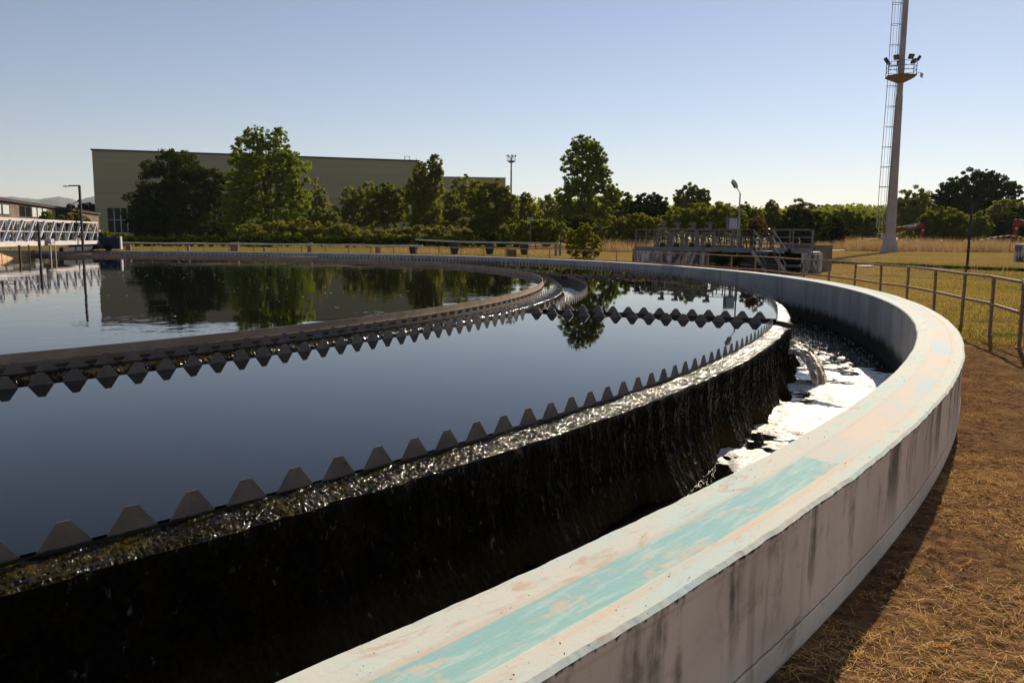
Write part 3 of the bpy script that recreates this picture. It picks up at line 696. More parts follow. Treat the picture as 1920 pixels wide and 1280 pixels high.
    for q in (a, b):
        top = q + Vector((0, 0, 1.13))
        for dz in (0, -.38, -.72): m.tube([top+Vector((0, 0, dz)), top+Vector((0, 0, dz))+run*.97], .022, 8)
        m.bar(q+run*.93, q+run*.93+Vector((0, 0, .98 if 0 else .4)), .03)
    m.build('handrail', MAT['lgrey'], t)
paint_gate = paint('concrete gate frame', (.24, .20, .17), (.16, .135, .11), .85, 4, .4, dirt=(.07, .06, .05))
chamber()
def cabinet():
    Y = 44.2; c0 = CP(1368.5, Y, 0); c0.z = 0; t = empty('control_cabinet', c0); tag(t, 'grey control cabinet on a post, raised above the deck railing beside the lamp', 'cabinet')
    m = MB(); m.bar(c0+Vector((.05, 0, 0)), c0+Vector((.05, 0, 2.2)), .11); m.bar(c0+Vector((-.2, .1, 1.0)), c0+Vector((-.2, .1, 2.2)), .05); m.bar(c0+Vector((.2, .1, 1.0)), c0+Vector((.2, .1, 2.2)), .05); m.build('post', MAT['grey'], t)
    m = MB(); m.box(c0+Vector((0, 0, 2.52)), (.54, .28, .66)); m.box(c0+Vector((0, -.01, 2.87)), (.60, .36, .03)); m.build('case', MAT['grey'], t, bevel=.008)
    m = MB(); m.box(c0+Vector((.03, -.15, 2.52)), (.42, .02, .56)); m.build('door', MAT['lgrey'], t)
cabinet()
def lamp():
    Y = 43.6; c0 = CP(1381.5, Y, 0); c0.z = 0; t = empty('street_lamp', c0); tag(t, 'short lamp post with a tilted white lantern above the sluice chamber', 'street lamp')
    m = MB(); m.tube([c0, c0+Vector((0, 0, 2.4)), c0+Vector((0, 0, 2.42)), c0+Vector((0, 0, 4.12))], [.075, .07, .045, .035], 10); m.build('pole', MAT['pole'], t, smooth=True)
    top = c0+Vector((0, 0, 4.1)); dr = Vector((-.55, -.15, .82)).normalized()
    m = MB(); m.tube([top, top+dr*.36], .02, 8); m.build('arm', MAT['grey'], t)
    hd = MB(); c1 = top+dr*.34; ax = Vector((dr.z, 0, -dr.x)).normalized()
    hd.tube([c1, c1+dr*.08, c1+dr*.30, c1+dr*.46, c1+dr*.52], [.05, .10, .12, .09, .03], 10)
    hd.build('lantern', MAT['lgrey'], t, smooth=True)
    m = MB(); m.tube([c1+dr*.08-ax*.07, c1+dr*.44-ax*.07], .075, 10); m.build('lens', MAT['grey'], t, smooth=True)
lamp()
# ------------------------------------------------------------------ floodlight masts
def mast(name, label, c0, H, w0, wt, plat_z, plat_r, ladder=True, flare=True, heads=7, top=True):
    t = empty(name, c0); tag(t, label, 'floodlight mast', 'floodlight masts')
    def sect(m, z, wx, wy): return [(c0+Vector((sx*wx/2, sy*wy/2, z))) for sx, sy in ((-1, -1), (1, -1), (1, 1), (-1, 1))]
    lv = ([(0, w0*1.9, w0*1.5), (w0*.9, w0*1.55, w0*1.3), (w0*2.1, w0*1.06, w0)] if flare else [(0, w0, w0)]) + [(H*.14, w0, w0*.9), (H*.21, w0*.86, w0*.86), (plat_z*.88, w0*.66, w0*.66), (plat_z*.9, w0*.58, w0*.58), (plat_z, w0*.58, w0*.58), (H, wt, wt)]
    V = []; F = []
    for z, a, b in lv:
        n = 8
        for k in range(n):
            q = math.pi*2*(k+.5)/n; V.append((math.cos(q)*a*.54, math.sin(q)*b*.54, z))
    for i in range(len(lv)-1):
        for k in range(8): F.append((i*8+k, i*8+(k+1) % 8, i*8+8+(k+1) % 8, i*8+8+k))
    F.append(tuple(range(len(V)-8, len(V)))) if 0 else None
    npmesh('shaft', V, F, MAT['pole'], t)
    def platform(pz):
        m = MB(); k = 6; V2 = []
        for z, r_ in ((pz-.95, w0*.34), (pz-.12, plat_r), (pz, plat_r)):
            V2 += [c0+Vector((math.cos(R(60*j+15))*r_, math.sin(R(60*j+15))*r_*1.0, z)) for j in range(k)]
        m.add(V2, [(i*k+j, i*k+(j+1) % k, (i+1)*k+(j+1) % k, (i+1)*k+j) for i in range(2) for j in range(k)] + [tuple(2*k+j for j in range(k))])
        pl = m.build('platform', MAT['ochre'], t)
        m = MB()
        for j in range(k):
            a = c0+Vector((math.cos(R(60*j+15))*plat_r*.95, math.sin(R(60*j+15))*plat_r*.95, pz)); b = c0+Vector((math.cos(R(60*j+75))*plat_r*.95, math.sin(R(60*j+75))*plat_r*.95, pz))
            m.bar(a, a+Vector((0, 0, plat_r*.85)), plat_r*.035)
            for f in (.3, .55, .82): m.bar(a+Vector((0, 0, plat_r*f)), b+Vector((0, 0, plat_r*f)), plat_r*.025)
        m.build('platform_railing', MAT['grey'], pl)
        for j in range(heads):
            q = R(360/heads*j+20); d = Vector((math.cos(q), math.sin(q), 0)); p = c0+d*plat_r*.98+Vector((0, 0, pz+plat_r*1.02)); n = (d*.82+Vector((0, 0, -.55))).normalized(); s_ = Vector((-d.y, d.x, 0)); u_ = s_.cross(n)
            m = MB(); m.box(p, (plat_r*.32, plat_r*.12, plat_r*.30), ax=(s_, n, u_)); o = m.build('floodlight', MAT['dark'], t)
            m = MB(); m.box(p+n*plat_r*.065, (plat_r*.26, plat_r*.02, plat_r*.24), ax=(s_, n, u_)); m.build('lens', MAT['block'], o)
    platform(plat_z)
    if ladder:
        lx = lambda z: -(w0*.54 - (w0*.25)*min(1, z/plat_z)) - .12
        m = MB()
        for z in np.arange(3.2, H-1, .33):
            if z > 4 and False: pass
        for yy in (-.22, .22): m.tube([c0+Vector((lx(2)-.1, yy, 2.2)), c0+Vector((lx(plat_z)-.1, yy, plat_z)), c0+Vector((lx(H)-.1, yy, H-.5))], .035, 6)
        z = 2.5
        while z < H-.6: m.bar(c0+Vector((lx(z)-.1, -.22, z)), c0+Vector((lx(z)-.1, .22, z)), .025); z += .35
        m.build('ladder', MAT['grey'], t)
        m = MB(); z = 6.4
        while z < H-1:
            if abs(z-plat_z) > .9:
                x0 = lx(z)-.1; rr = .62; pts = [c0+Vector((x0-rr+math.cos(q)*rr, math.sin(q)*.5, z)) for q in [2*math.pi*i/20 for i in range(21)]]
                m.tube(pts, .04, 5, False); m.bar(c0+Vector((x0+.02, 0, z)), c0+Vector((x0+.3, 0, z)), .06)
            z += 2.75
        for q in (90, 130, 180, 230, 270):
            m.tube([c0+Vector((lx(z_)-.1-.62+math.cos(R(q))*.62, math.sin(R(q))*.5, z_)) for z_ in (3.4, plat_z-.5)], .024, 5); m.tube([c0+Vector((lx(z_)-.1-.62+math.cos(R(q))*.62, math.sin(R(q))*.5, z_)) for z_ in (plat_z+.8, H-1)], .024, 5)
        m.build('safety_cage', MAT['lgrey'], t)
        m = MB(); q0 = c0+Vector((plat_r*.95, 0, plat_z+.3)); m.tube([q0, q0+Vector((.5, 0, .25)), q0+Vector((.8, 0, .1))], .04, 6); m.tube([q0+Vector((.8, 0, .15)), q0+Vector((.82, 0, -.1)), q0+Vector((.84, -.05, -.5))], [.12, .24, .10], 8); m.build('camera_dome', MAT['lgrey'], t)
mb_ = PZ(1667, 473, 0)
mast('floodlight_mast', 'tall pale concrete mast with caged ladder and ochre lamp platform, cut by the frame top', mb_, 47, 1.22, .62, P(1694, 143, mb_.y).z, 2.15)
c2 = CP(957.5, 330, 0); c2.z = 0
mast('floodlight_mast', 'small distant pale mast with crown of lamps, standing behind the green trees', c2, 33.5, 1.0, .6, 32.0, 1.9, ladder=False, flare=False)
# ------------------------------------------------------------------ buildings
def big_hall():
    H = 26.6
    def at_h(px, py, h): r_ = ray(px, py); t_ = (h-CAMZ)/r_.z; return Vector((r_.x*t_, r_.y*t_, 0))
    a = at_h(172, 282, H); b = at_h(785, 303, H); d = (b-a).normalized(); n = Vector((-d.y, d.x, 0)); L = (b-a).length
    t = empty('industrial_hall', a); tag(t, 'huge windowless olive-clad hall behind the big dark trees', 'building')
    UPv = Vector((0, 0, 1)); m = MB(); Z0 = 9.6
    # facade above the window strip, and piers below
    m.poly([a+UPv*Z0, b+UPv*Z0, b+UPv*H, a+UPv*H], n*70); m.poly([a, a+d*3.3, a+d*3.3+UPv*(Z0-.01), a+UPv*(Z0-.01)], n*69.9)
    m.poly([a+d*46, b, b+UPv*(Z0-.01), a+d*46+UPv*(Z0-.01)], n*69.8); m.poly([a+d*3.3, a+d*46, a+d*46+UPv*2.2, a+d*3.3+UPv*2.2], n*69.7); m.build('wall', MAT['clad'], t)
    m = MB(); m.poly([a-d*.3-n*.3+UPv*(H+.02), b+d*.3-n*.3+UPv*(H+.02), b+d*.3-n*.3+UPv*(H+.45), a-d*.3-n*.3+UPv*(H+.45)], n*1.0); m.build('roof_edge', MAT['dark'], t)
    m = MB(); m.poly([a+d*3.3+n*.9+UPv*2.2, a+d*46+n*.9+UPv*2.2, a+d*46+n*.9+UPv*Z0, a+d*3.3+n*.9+UPv*Z0], n*.2); w_ = m.build('window_strip', MAT['glass'], t)
    m = MB()
    for i in range(23): q = a+d*(3.3+1.75+i*1.85)+n*.75; m.bar(q+UPv*2.2, q+UPv*Z0, .22)
    m.bar(a+d*3.3+n*.70+UPv*6.0, a+d*46+n*.70+UPv*6.0, .2); m.build('window_frame', MAT['lgrey'], w_)
    # lower wing
    c_ = b + d*0.3; H2 = 21.5
    e = at_h(948, 335, H2); dd = (e-c_); dd.z = 0
    m = MB(); m.poly([c_, e, e+UPv*H2, c_+UPv*H2], n*60); m.build('low_wing', MAT['clad'], t)
    m = MB(); m.poly([c_-n*.25+UPv*(H2+.02), e-n*.25+UPv*(H2+.02), e-n*.25+UPv*(H2+.35), c_-n*.25+UPv*(H2+.35)], n*.9); m.build('wing_roof_edge', MAT['lgrey'], t)
    m = MB(); q = b-d*4.5+UPv*H+n*.4; q2 = q+d*1.6
    for p_ in (q, q2): m.bar(p_, p_+UPv*1.6, .12); m.bar(p_+n*1.5, p_+n*1.5+UPv*1.6, .12)
    m.bar(q+UPv*1.6, q2+UPv*1.6, .12); m.bar(q+UPv*1.6, q+n*1.5+UPv*1.6, .12); m.build('roof_hatch_rail', MAT['lgrey'], t)
big_hall()
def low_shed():
    # long low building behind the bridge
    a = P(-60, 368, 118); b = P(185, 403, 205); a = Vector((a.x, a.y, 0)); b = Vector((b.x, b.y, 0)); H = 7.3
    ra = ray(-60, 368); Ha = CAMZ + ra.z*(a.y/ra.y); rb = ray(185, 403); Hb = CAMZ + rb.z*(b.y/rb.y); H = (Ha+Hb)/2
    t = empty('low_workshop', a); tag(t, 'long low brown workshop with a flat roof and pale panes behind the white truss', 'building')
    d = (b-a).normalized(); n = Vector((-d.y, d.x, 0)); UPv = Vector((0, 0, 1)); L = (b-a).length
    m = MB(); m.poly([a, b, b+UPv*Hb, a+UPv*Ha], n*14); m.build('wall', MAT['wallb'], t)
    m = MB(); m.poly([a-n*.5+UPv*(Ha+.01), b-n*.5+UPv*(Hb+.01), b-n*.5+UPv*(Hb+.5), a-n*.5+UPv*(Ha+.5)], n*15); m.build('roof', MAT['roof'], t)
    def win(p0, p1, zt, zb, mats):
        def s_at(px): r_ = ray(px, 400); mm = r_.x/r_.y; return (a.x-mm*a.y)/(mm*d.y-d.x)
        n_ = len(mats)
        fr = MB(); s0, s1 = s_at(p0), s_at(p1); fr.poly([a+d*s0-n*.05+UPv*zb, a+d*s1-n*.05+UPv*zb, a+d*s1-n*.05+UPv*zt, a+d*s0-n*.05+UPv*zt], n*.2); f = fr.build('window', MAT['dark'], t)
        for i, mt in enumerate(mats):
            u0 = s0+(s1-s0)*(i+.12)/n_; u1 = s0+(s1-s0)*(i+.88)/n_
            m = MB(); m.poly([a+d*u0-n*.10+UPv*(zb+.2), a+d*u1-n*.10+UPv*(zb+.2), a+d*u1-n*.10+UPv*(zt-.2), a+d*u0-n*.10+UPv*(zt-.2)], n*.04); m.build('pane', MAT[mt], f)
    win(-30, 18, 6.5, 4.6, ['glass', 'pale', 'pale']); win(36, 88, 6.6, 4.5, ['glass', 'glass', 'pale', 'pale', 'pale']); win(104, 128, 6.5, 4.3, ['glass', 'glass'])
low_shed()
def far_lamp():
    c0 = CP(137, 150, 0); c0.z = 0; t = empty('street_lamp', c0); tag(t, 'thin dark lamp post with a slanted arm behind the low brown workshop', 'street lamp')
    zt = CAMZ + ray(137, 384).z*150/ray(137, 384).y; tip = P(150, 375, 150)
    m = MB(); m.tube([c0, Vector((c0.x, c0.y, zt))], .09, 8); m.build('pole', MAT['dark'], t)
    m = MB(); m.tube([Vector((c0.x, c0.y, zt)), P(144, 379, 150), tip], .07, 6); m.build('arm', MAT['dark'], t)
    m = MB(); m.tube([P(145, 378, 150), tip, P(152, 374, 150)], [.12, .28, .1], 8); m.build('lantern', MAT['dark'], t)
far_lamp()
# ------------------------------------------------------------------ small things on the right
def thin_pole():
    c0 = PZ(1813, 504, 0); t = None
    m = MB(); h = P(1822, 380, c0.y); m.tube([c0-Vector((0, 0, .1)), Vector((c0.x, c0.y, h.z))], .075, 10); m.tube([Vector((c0.x, c0.y, h.z)), Vector((c0.x, c0.y, h.z+.04))], .095, 10)
    tag(m.build('metal_pole', MAT['dark'], at=c0, smooth=True), 'bare slim dark metal pole standing on the grass kerb', 'pole')
    Y = 80; c1 = CP(1051, Y, 0); c1.z = 0
    m = MB(); m.tube([c1, c1+Vector((0, 0, 4.0))], .06, 8); tag(m.build('metal_pole', MAT['dark'], at=c1), 'slim grey pole beside the end of the raised pipe', 'pole')
    c2 = CP(994, 105, 0); c2.z = 0; s = empty('sign', c2); tag(s, 'small grey oblong sign on a thin post in front of the brambles', 'sign')
    m = MB(); m.tube([c2, c2+Vector((0, 0, 4.3))], .05, 6); m.build('post', MAT['grey'], s)
    m = MB(); m.box(c2+Vector((-.05, -.05, 4.05)), (.75, .05, .36)); m.build('panel', MAT['lgrey'], s)
    m = MB()
    for i, (dx, w_) in enumerate(((-.22, .10), (-.08, .07), (.05, .12), (.19, .08))): m.box(c2+Vector((dx-.05, -.085, 4.05+.02*(i % 2))), (w_, .01, .13))
    m.build('lettering', MAT['dark'], s)
thin_pole()
def kerb():
    pts = [Vector((33.5, 39.5, 0)), Vector((29.06, 46.2, 0)), Vector((27.3, 49.6, 0)), Vector((25.7, 54.0, 0)), Vector((24.0, 58.0, 0)), Vector((21.5, 63, 0))]
    m = MB()
    for a, b in zip(pts, pts[1:]): m.bar(a+Vector((0, 0, .03)), b+Vector((0, 0, .03)), .25, .30)
    tag(m.build('kerb', paint('mossy dark kerb', (.05, .042, .028), (.035, .03, .02), 1.0, 3, .4), at=pts[0]), 'low dark concrete kerb crossing the grass at the foot of the slim pole', 'kerb')
    # drainage covers: pale slabs lying by it
    for i, (px, py) in enumerate(((1537, 496), (1622, 499))):
        c0 = PZ(px, py, 0.05); m = MB(); m.box(c0, (1.1, .5, .08), rz=.3); tag(m.build('concrete_slab', MAT['lgrey'], at=c0), ('flat pale slab on the grass near the chamber end pier', 'flat pale slab on the grass left of the tall mast foot')[i], 'slab', 'pale slabs on the grass')
kerb()
def well():
    c0 = PZ(1925, 490, 0); t = empty('concrete_ring', c0); tag(t, 'pale round concrete well ring standing at the right frame edge', 'well ring')
    m = MB(); m.tube([c0, c0+Vector((0, 0, 1.35))], .95, 24); m.build('ring', MAT['stained'], t)
    m = MB(); m.tube([c0+Vector((0, 0, 1.352)), c0+Vector((0, 0, 1.47))], 1.0, 24); m.build('cover', MAT['lgrey'], t)
    m = MB(); m.box(c0+Vector((.1, 0, 1.75)), (.4, .4, .56)); m.build('valve_box', MAT['grey'], t)
well()
def path():
    a = PZ(1535, 469.5, .02); b = PZ(1610, 469, .02); c_ = PZ(1610, 466.6, .02); d = PZ(1535, 466.8, .02)
    m = MB(); m.add([a, b, c_, d], [(0, 1, 2, 3)]); o = m.build('path', paint('pale track', (.50, .42, .36), (.42, .35, .30), .9, .3, .2)); tag(o, kind='structure')
    a = PZ(1128, 466, .02); b = PZ(1186, 467.5, .02); c_ = PZ(1186, 463.4, .02); d = PZ(1128, 462.4, .02)
    m = MB(); m.add([a, b, c_, d], [(0, 1, 2, 3)]); o = m.build('path', bpy.data.materials['pale track']); tag(o, kind='structure')
path()
def excavator(name, label, base, mirror, fs=1.0):
    """base: middle of the undercarriage; boom reaches towards +x (or -x when mirrored)"""
    t = empty(name, base); tag(t, label, 'excavator', 'red excavators'); s = -1 if mirror else 1
    B = lambda x, y, z: Vector((base.x+s*x*fs, base.y+y*fs, z*fs))
    for y in (-1.1, 1.1):
        m = MB(); m.poly([B(x, y-.28, z) for x, z in ((-2.1, .45), (-1.8, .05), (1.8, .05), (2.1, .45), (1.8, .85), (-1.8, .85))], (0, .56*fs, 0)); m.build('track', MAT['black'], t)
    m = MB(); m.poly([B(x, -1.35, z) for x, z in ((-2.9, 1.2), (-2.9, 2.15), (-.2, 2.2), (1.6, 2.1), (1.6, 1.1))], (0, 2.7*fs, 0)); body = m.build('body', MAT['red'], t, bevel=.06)
    m = MB(); m.poly([B(x, -1.45, z) for x, z in ((-3.4, 1.1), (-3.4, 2.05), (-2.92, 2.15), (-2.92, 1.1))], (0, 2.9*fs, 0)); m.build('counterweight', MAT['navy'], t, bevel=.05)
    m = MB(); m.poly([B(x, .25, z) for x, z in ((-.2, 2.21), (-.2, 3.2), (1.1, 3.2), (1.5, 2.6), (1.5, 2.21))], (0, 1.0*fs, 0)); cab = m.build('cab', MAT['navy'], t, bevel=.04)
    m = MB(); m.box(B(.55, .24, 2.75), (1.1*fs, .03, .75*fs)); m.build('window', MAT['pale'], cab)
    m = MB(); m.poly([B(x, -.35, z) for x, z in ((1.0, 1.9), (2.6, 4.3), (3.2, 4.75), (8.8, 5.35), (8.9, 4.75), (3.6, 3.95), (1.7, 1.7))], (0, .5*fs, 0)); bm_ = m.build('boom', MAT['red'], t, bevel=.03)
    m = MB(); m.tube([B(4.2, -.1, 4.95), B(8.6, -.1, 5.75)], .11*fs, 8); m.build('hydraulic_ram', MAT['lgrey'], t)
    m = MB(); m.poly([B(x, -.3, z) for x, z in ((8.3, 5.75), (9.25, 5.85), (9.6, 4.9), (9.2, 1.2), (8.75, 1.1), (8.6, 4.7))], (0, .45*fs, 0)); arm = m.build('arm', MAT['red'], t, bevel=.03)
    m = MB(); m.tube([B(9.05, -.31, 4.1), B(9.05, -.34, 4.1)], .24*fs, 12); m.build('badge', MAT['lgrey'], arm)
    m = MB(); m.poly([B(x, -.55, z) for x, z in ((8.6, 1.3), (9.4, 1.3), (9.7, .5), (8.9, .05), (8.2, .5))], (0, 1.0*fs, 0)); m.build('bucket', MAT['dark'], t)
    return t, bm_, B
mb2 = CP(1651, 168, 0); mb2.z = 0
t_, boom_, B_ = excavator('excavator', 'red excavator behind the mast foot, its boom reaching right', mb2, False, .92)
cu = bpy.data.curves.new('logo', 'FONT'); cu.body = 'O&K'; cu.size = .85; cu.extrude = .01
to = bpy.data.objects.new('logo', cu); col.objects.link(to); bpy.context.view_layer.update()
me = bpy.data.meshes.new_from_object(to.evaluated_get(bpy.context.evaluated_depsgraph_get())); bpy.data.objects.remove(to)
lo = link('logo', me, MAT['lgrey'], boom_); lo.rotation_euler = (R(90), R(-7), 0); lo.location = B_(5.2, -.38, 4.38) - mb2
mb3 = CP(1903, 150, 0); mb3.z = 0; mb3.x += 8.6
excavator('excavator', 'red excavator arm and boom at the right frame edge', mb3, True, .98)
def tape():
    pts = [P(1838, 450, 118), P(1870, 444, 118), P(1896, 441.5, 118), P(1925, 446, 118)]
    t = NT('red and white tape'); sp = t.n('SeparateXYZ'); t.l(t.obj(), sp.inputs[0]); f = t.math('GREATER_THAN', t.math('FRACT', t.math('MULTIPLY', sp.outputs[0], 1.1)), .5)
    mat = t.set(t.mix(f, (.75, .72, .70), (.45, .06, .05)), .5)
    m = MB()
    for a, b in zip(pts, pts[1:]): m.bar(a, b, .02, .14)
    g = P(1896, 441.5, 118); m.bar(Vector((g.x, g.y, 0)), g, .05)
    m.bar(Vector((pts[0].x, pts[0].y, 0)), pts[0], .05)
    tag(m.build('barrier_tape', mat, at=pts[0]), 'red and white barrier tape strung over the dry weeds at right', 'tape')
tape()
# ------------------------------------------------------------------ hills
def hills():
    prof = [(-400, 372), (-300, 360), (-200, 372), (-120, 366), (-60, 371), (0, 368), (20, 369), (50, 371), (72, 375), (90, 371), (108, 368.5), (125, 372), (150, 376), (165, 371), (178, 368), (220, 366), (280, 372), (360, 380), (460, 392), (560, 404), (700, 418)]
    V = []; F = []; Y0 = 9000; n = 260
    xs = np.linspace(prof[0][0], prof[-1][0], n); ys = np.interp(xs, [p[0] for p in prof], [p[1] for p in prof]) + (fbm(xs*.09, xs*0, 4, 2)-.5)*3.2
    rows = 8
    for j in range(rows):
        for i in range(n):
            f = j/(rows-1); top = P(float(xs[i]), float(ys[i]), Y0); zz = top.z*(1-f)**1.2*(1+.12*math.sin(i*.7+j)*(f*(1-f)))
            V.append((top.x*(1-.25*f), Y0-2300*f, max(zz, -5) if j < rows-1 else -8))
    back = len(V)
    for i in range(n): top = P(float(xs[i]), float(ys[i]), Y0); V.append((top.x*1.15, Y0+1500, -8))
    F = [(j*n+i, j*n+i+1, (j+1)*n+i+1, (j+1)*n+i) for j in range(rows-1) for i in range(n-1)] + [(back+i, back+i+1, i+1, i) for i in range(n-1)]
    tag(npmesh('hills', V, F, paint('dry hill slopes', (.10, .12, .09), (.15, .14, .10), .95, .004, .1), None, True), kind='structure')
hills()
# ------------------------------------------------------------------ trees
LM = dict(
    dark=leafmat('dark green leaves', (0.018, 0.026, 0.003), (0.045, 0.059, 0.005), None, .30),
    pop=leafmat('poplar leaves', (0.088, 0.119, 0.009), (0.194, 0.238, 0.015), (0.330, 0.348, 0.035), .45),
    mid=leafmat('mid green leaves', (0.077, 0.092, 0.009), (0.165, 0.179, 0.014), None, .42),
    olive=leafmat('olive green leaves', (0.116, 0.119, 0.015), (0.232, 0.229, 0.028), None, .42),
    yel=leafmat('yellow green leaves', (.100, .115, .012), (.190, .200, .022), (.25, .24, .04), .45),
    grey=leafmat('grey green leaves', (0.126, 0.132, 0.028), (0.253, 0.247, 0.052), None, .40),
    bram=leafmat('bramble leaves', (.105, .112, .014), (.205, .195, .028), (.26, .17, .04), .40),
    brown=leafmat('dead brown leaves', (.10, .062, .030), (.17, .11, .055), None, .25),
    birch=leafmat('birch leaves', (0.098, 0.106, 0.014), (0.194, 0.192, 0.024), None, .45),
)
def leaves_at(C_, N, size, rng, droop=0.0):
    """C_: (N,3) centres -> rhombus leaf clusters"""
    d1 = rng.normal(size=(N, 3)); d1[:, 2] -= droop; d1 /= np.linalg.norm(d1, axis=1, keepdims=True)
    d2 = rng.normal(size=(N, 3)); d2 = np.cross(d1, d2); d2 /= np.linalg.norm(d2, axis=1, keepdims=True)
    s1 = size*rng.uniform(.55, 1.35, (N, 1)); s2 = s1*rng.uniform(.45, .8, (N, 1))
    V = np.stack([C_-d1*s1*.5, C_+d2*s2*.5, C_+d1*s1*.5, C_-d2*s2*.5], 1).reshape(-1, 3)
    return V, np.arange(N*4).reshape(-1, 4)
def tree(name, label, cat, Y, lobes, mat, N, leaf, clump=.16, trunk=None, group=None, shell=.72, droop=0, seed=0, ztrunk=None, depth=1.0):
    """lobes: (px, py, rx, ry) picture ellipses read off the photo, placed at depth Y as 3-D ellipsoids"""
    rng = np.random.default_rng(100+seed)
    s = Y/FPX; L3 = []
    for (px, py, rx, ry) in lobes:
        r_ = min(rx, ry)
        p = P(px, py, Y + rng.uniform(-.35, .35)*r_*s*depth); L3.append((np.array(p), rx*s, max(rx*.85, ry*.5)*s*depth, ry*s))
    wt = np.array([l[1]*l[3] for l in L3]); wt = wt/wt.sum()
    C_ = []
    for (c_, a, b, h), w_ in zip(L3, wt):
        n = int(N*2.9*w_); csz = clump*(a*b*h)**(1/3); 
        nc = max(10, int(3.2/(clump**2)))
        d = rng.normal(size=(nc, 3)); d /= np.linalg.norm(d, axis=1, keepdims=True)
        rad = shell + (1.02-shell)*rng.random((nc, 1))**.7; rad = np.where(rng.random((nc, 1)) < .22, rng.random((nc, 1))*shell, rad)
        # uneven outline: radial noise
        rad = rad*(1 + .16*(rng.random((nc, 1))-.5)*2)
        cl = c_ + d*rad*np.array([a, b, h])
        size = csz*rng.uniform(.55, 1.3, (nc, 1)); k = rng.integers(0, nc, n)
        off = rng.normal(size=(n, 3)); off /= np.linalg.norm(off, axis=1, keepdims=True); off *= rng.random((n, 1))**.45
        off[:, 2] *= .75 + droop
        C_.append(cl[k] + off*size[k])
    C_ = np.concatenate(C_); C_ = C_[C_[:, 2] > .03]
    V, F = leaves_at(C_, len(C_), leaf*.88, rng, droop)
    bx = trunk if trunk is not None else np.mean([l[0] for l in lobes]); base = CP(bx, Y, 0); base.z = 0
    t = empty(name, base); tag(t, label, cat, group)
    npmesh('crown', V - np.array(base), F, mat, t)
    big = max(L3, key=lambda l: l[1]*l[3]); hh = max(l[0][2]+l[3]*.6 for l in L3); r0 = max(.05, hh*.022)
    m = MB(); mid = Vector(big[0]); m.tube([base, base.lerp(mid, .4)+Vector((.05*hh*rng.uniform(-.3, .3), 0, 0)), mid, Vector((mid.x+.3*r0, mid.y, hh))], [r0, r0*.8, r0*.5, r0*.12], 7)
    for (c_, a, b, h) in L3[:7]:
        q = Vector(c_); st = base.lerp(mid, rng.uniform(.35, .85)); m.tube([st, st.lerp(q, .55)+Vector((0, 0, h*.1)), q+Vector((0, 0, h*.35))], [r0*.42, r0*.25, r0*.07], 5)
        for k in range(3):
            e = q+Vector((rng.uniform(-.7, .7)*a, rng.uniform(-.7, .7)*b, rng.uniform(0, .8)*h)); m.tube([q, e], [r0*.14, r0*.04], 4)
    m.build('trunk', MAT['bark'], t)
    return t
G = 'trees and bushes beyond the tank'
T = tree
T('tree', 'broad dark round evergreen in front of the hall wall, leftmost big tree', 'tree', 190, [(330, 370, 78, 78), (300, 400, 58, 55), (375, 385, 55, 75), (330, 320, 52, 36), (280, 425, 42, 30), (395, 350, 30, 42), (340, 430, 90, 26), (405, 430, 40, 26), (268, 400, 25, 40)], LM['dark'], 26000, .55, .17, 340, G, seed=1)
T('tree', 'tall green twin-topped poplar rising above the roof line of the hall', 'tree', 182, [(478, 258, 20, 22), (470, 290, 34, 34), (520, 262, 20, 22), (515, 300, 36, 38), (455, 335, 30, 42), (545, 330, 36, 46), (500, 350, 52, 56), (555, 385, 30, 46), (470, 400, 48, 48), (530, 420, 40, 32), (440, 400, 22, 50)], LM['pop'], 30000, .50, .17, 500, G, seed=2)
T('tree', 'slim pale thin-leaved tree peeking out right of the twin-topped poplar', 'tree', 215, [(597, 365, 14, 28), (604, 392, 14, 25), (590, 385, 12, 25)], LM['grey'], 3500, .45, .2, 600, G, seed=3)
T('bush', 'bright yellow-green willow bush at the foot of the poplar', 'bush', 180, [(603, 412, 20, 22), (622, 415, 16, 18), (588, 420, 14, 14)], LM['yel'], 5000, .40, .2, 605, G, seed=4)
T('tree', 'olive-green feathery tree left of the birch, in front of the hall', 'tree', 195, [(660, 375, 22, 26), (690, 368, 20, 24), (650, 400, 24, 24), (675, 405, 30, 25)], LM['olive'], 10000, .42, .2, 668, G, seed=5)
T('tree', 'dense mid-green rounded tree just left of the birch', 'tree', 186, [(722, 362, 20, 20), (742, 375, 24, 26), (712, 385, 28, 26), (700, 408, 32, 22), (740, 410, 30, 22)], LM['mid'], 12000, .45, .2, 725, G, seed=6)
T('tree', 'drooping birch with a ragged top before the step in the hall roof', 'tree', 180, [(815, 310, 14, 20), (794, 325, 20, 20), (788, 352, 24, 26), (815, 350, 18, 26), (780, 385, 22, 36), (808, 388, 22, 36), (795, 415, 30, 26), (822, 325, 10, 16)], LM['birch'], 15000, .42, .19, 798, G, droop=.6, seed=7)
T('tree', 'soft round yellow-green willow right of the birch', 'tree', 192, [(846, 385, 24, 24), (838, 405, 22, 22), (860, 408, 18, 22)], LM['yel'], 8000, .38, .22, 848, G, seed=8)
T('tree', 'grey-green tree top showing behind the round willow', 'tree', 240, [(870, 352, 24, 22), (890, 372, 26, 26), (860, 375, 20, 22)], LM['grey'], 8000, .5, .2, 875, G, seed=9)
T('tree', 'wide green and bronze tree under the hall corner', 'tree', 178, [(905, 370, 32, 28), (930, 360, 26, 22), (895, 405, 34, 34), (930, 405, 34, 36), (945, 375, 20, 26), (915, 430, 40, 22), (958, 395, 14, 28)], LM['mid'], 18000, .45, .18, 920, G, seed=10)
T('tree', 'tapering green tree right of the hall corner under the small mast', 'tree', 200, [(985, 380, 14, 18), (978, 400, 22, 22), (1000, 405, 18, 20), (965, 405, 16, 22)], LM['olive'], 7000, .45, .2, 985, G, seed=11)
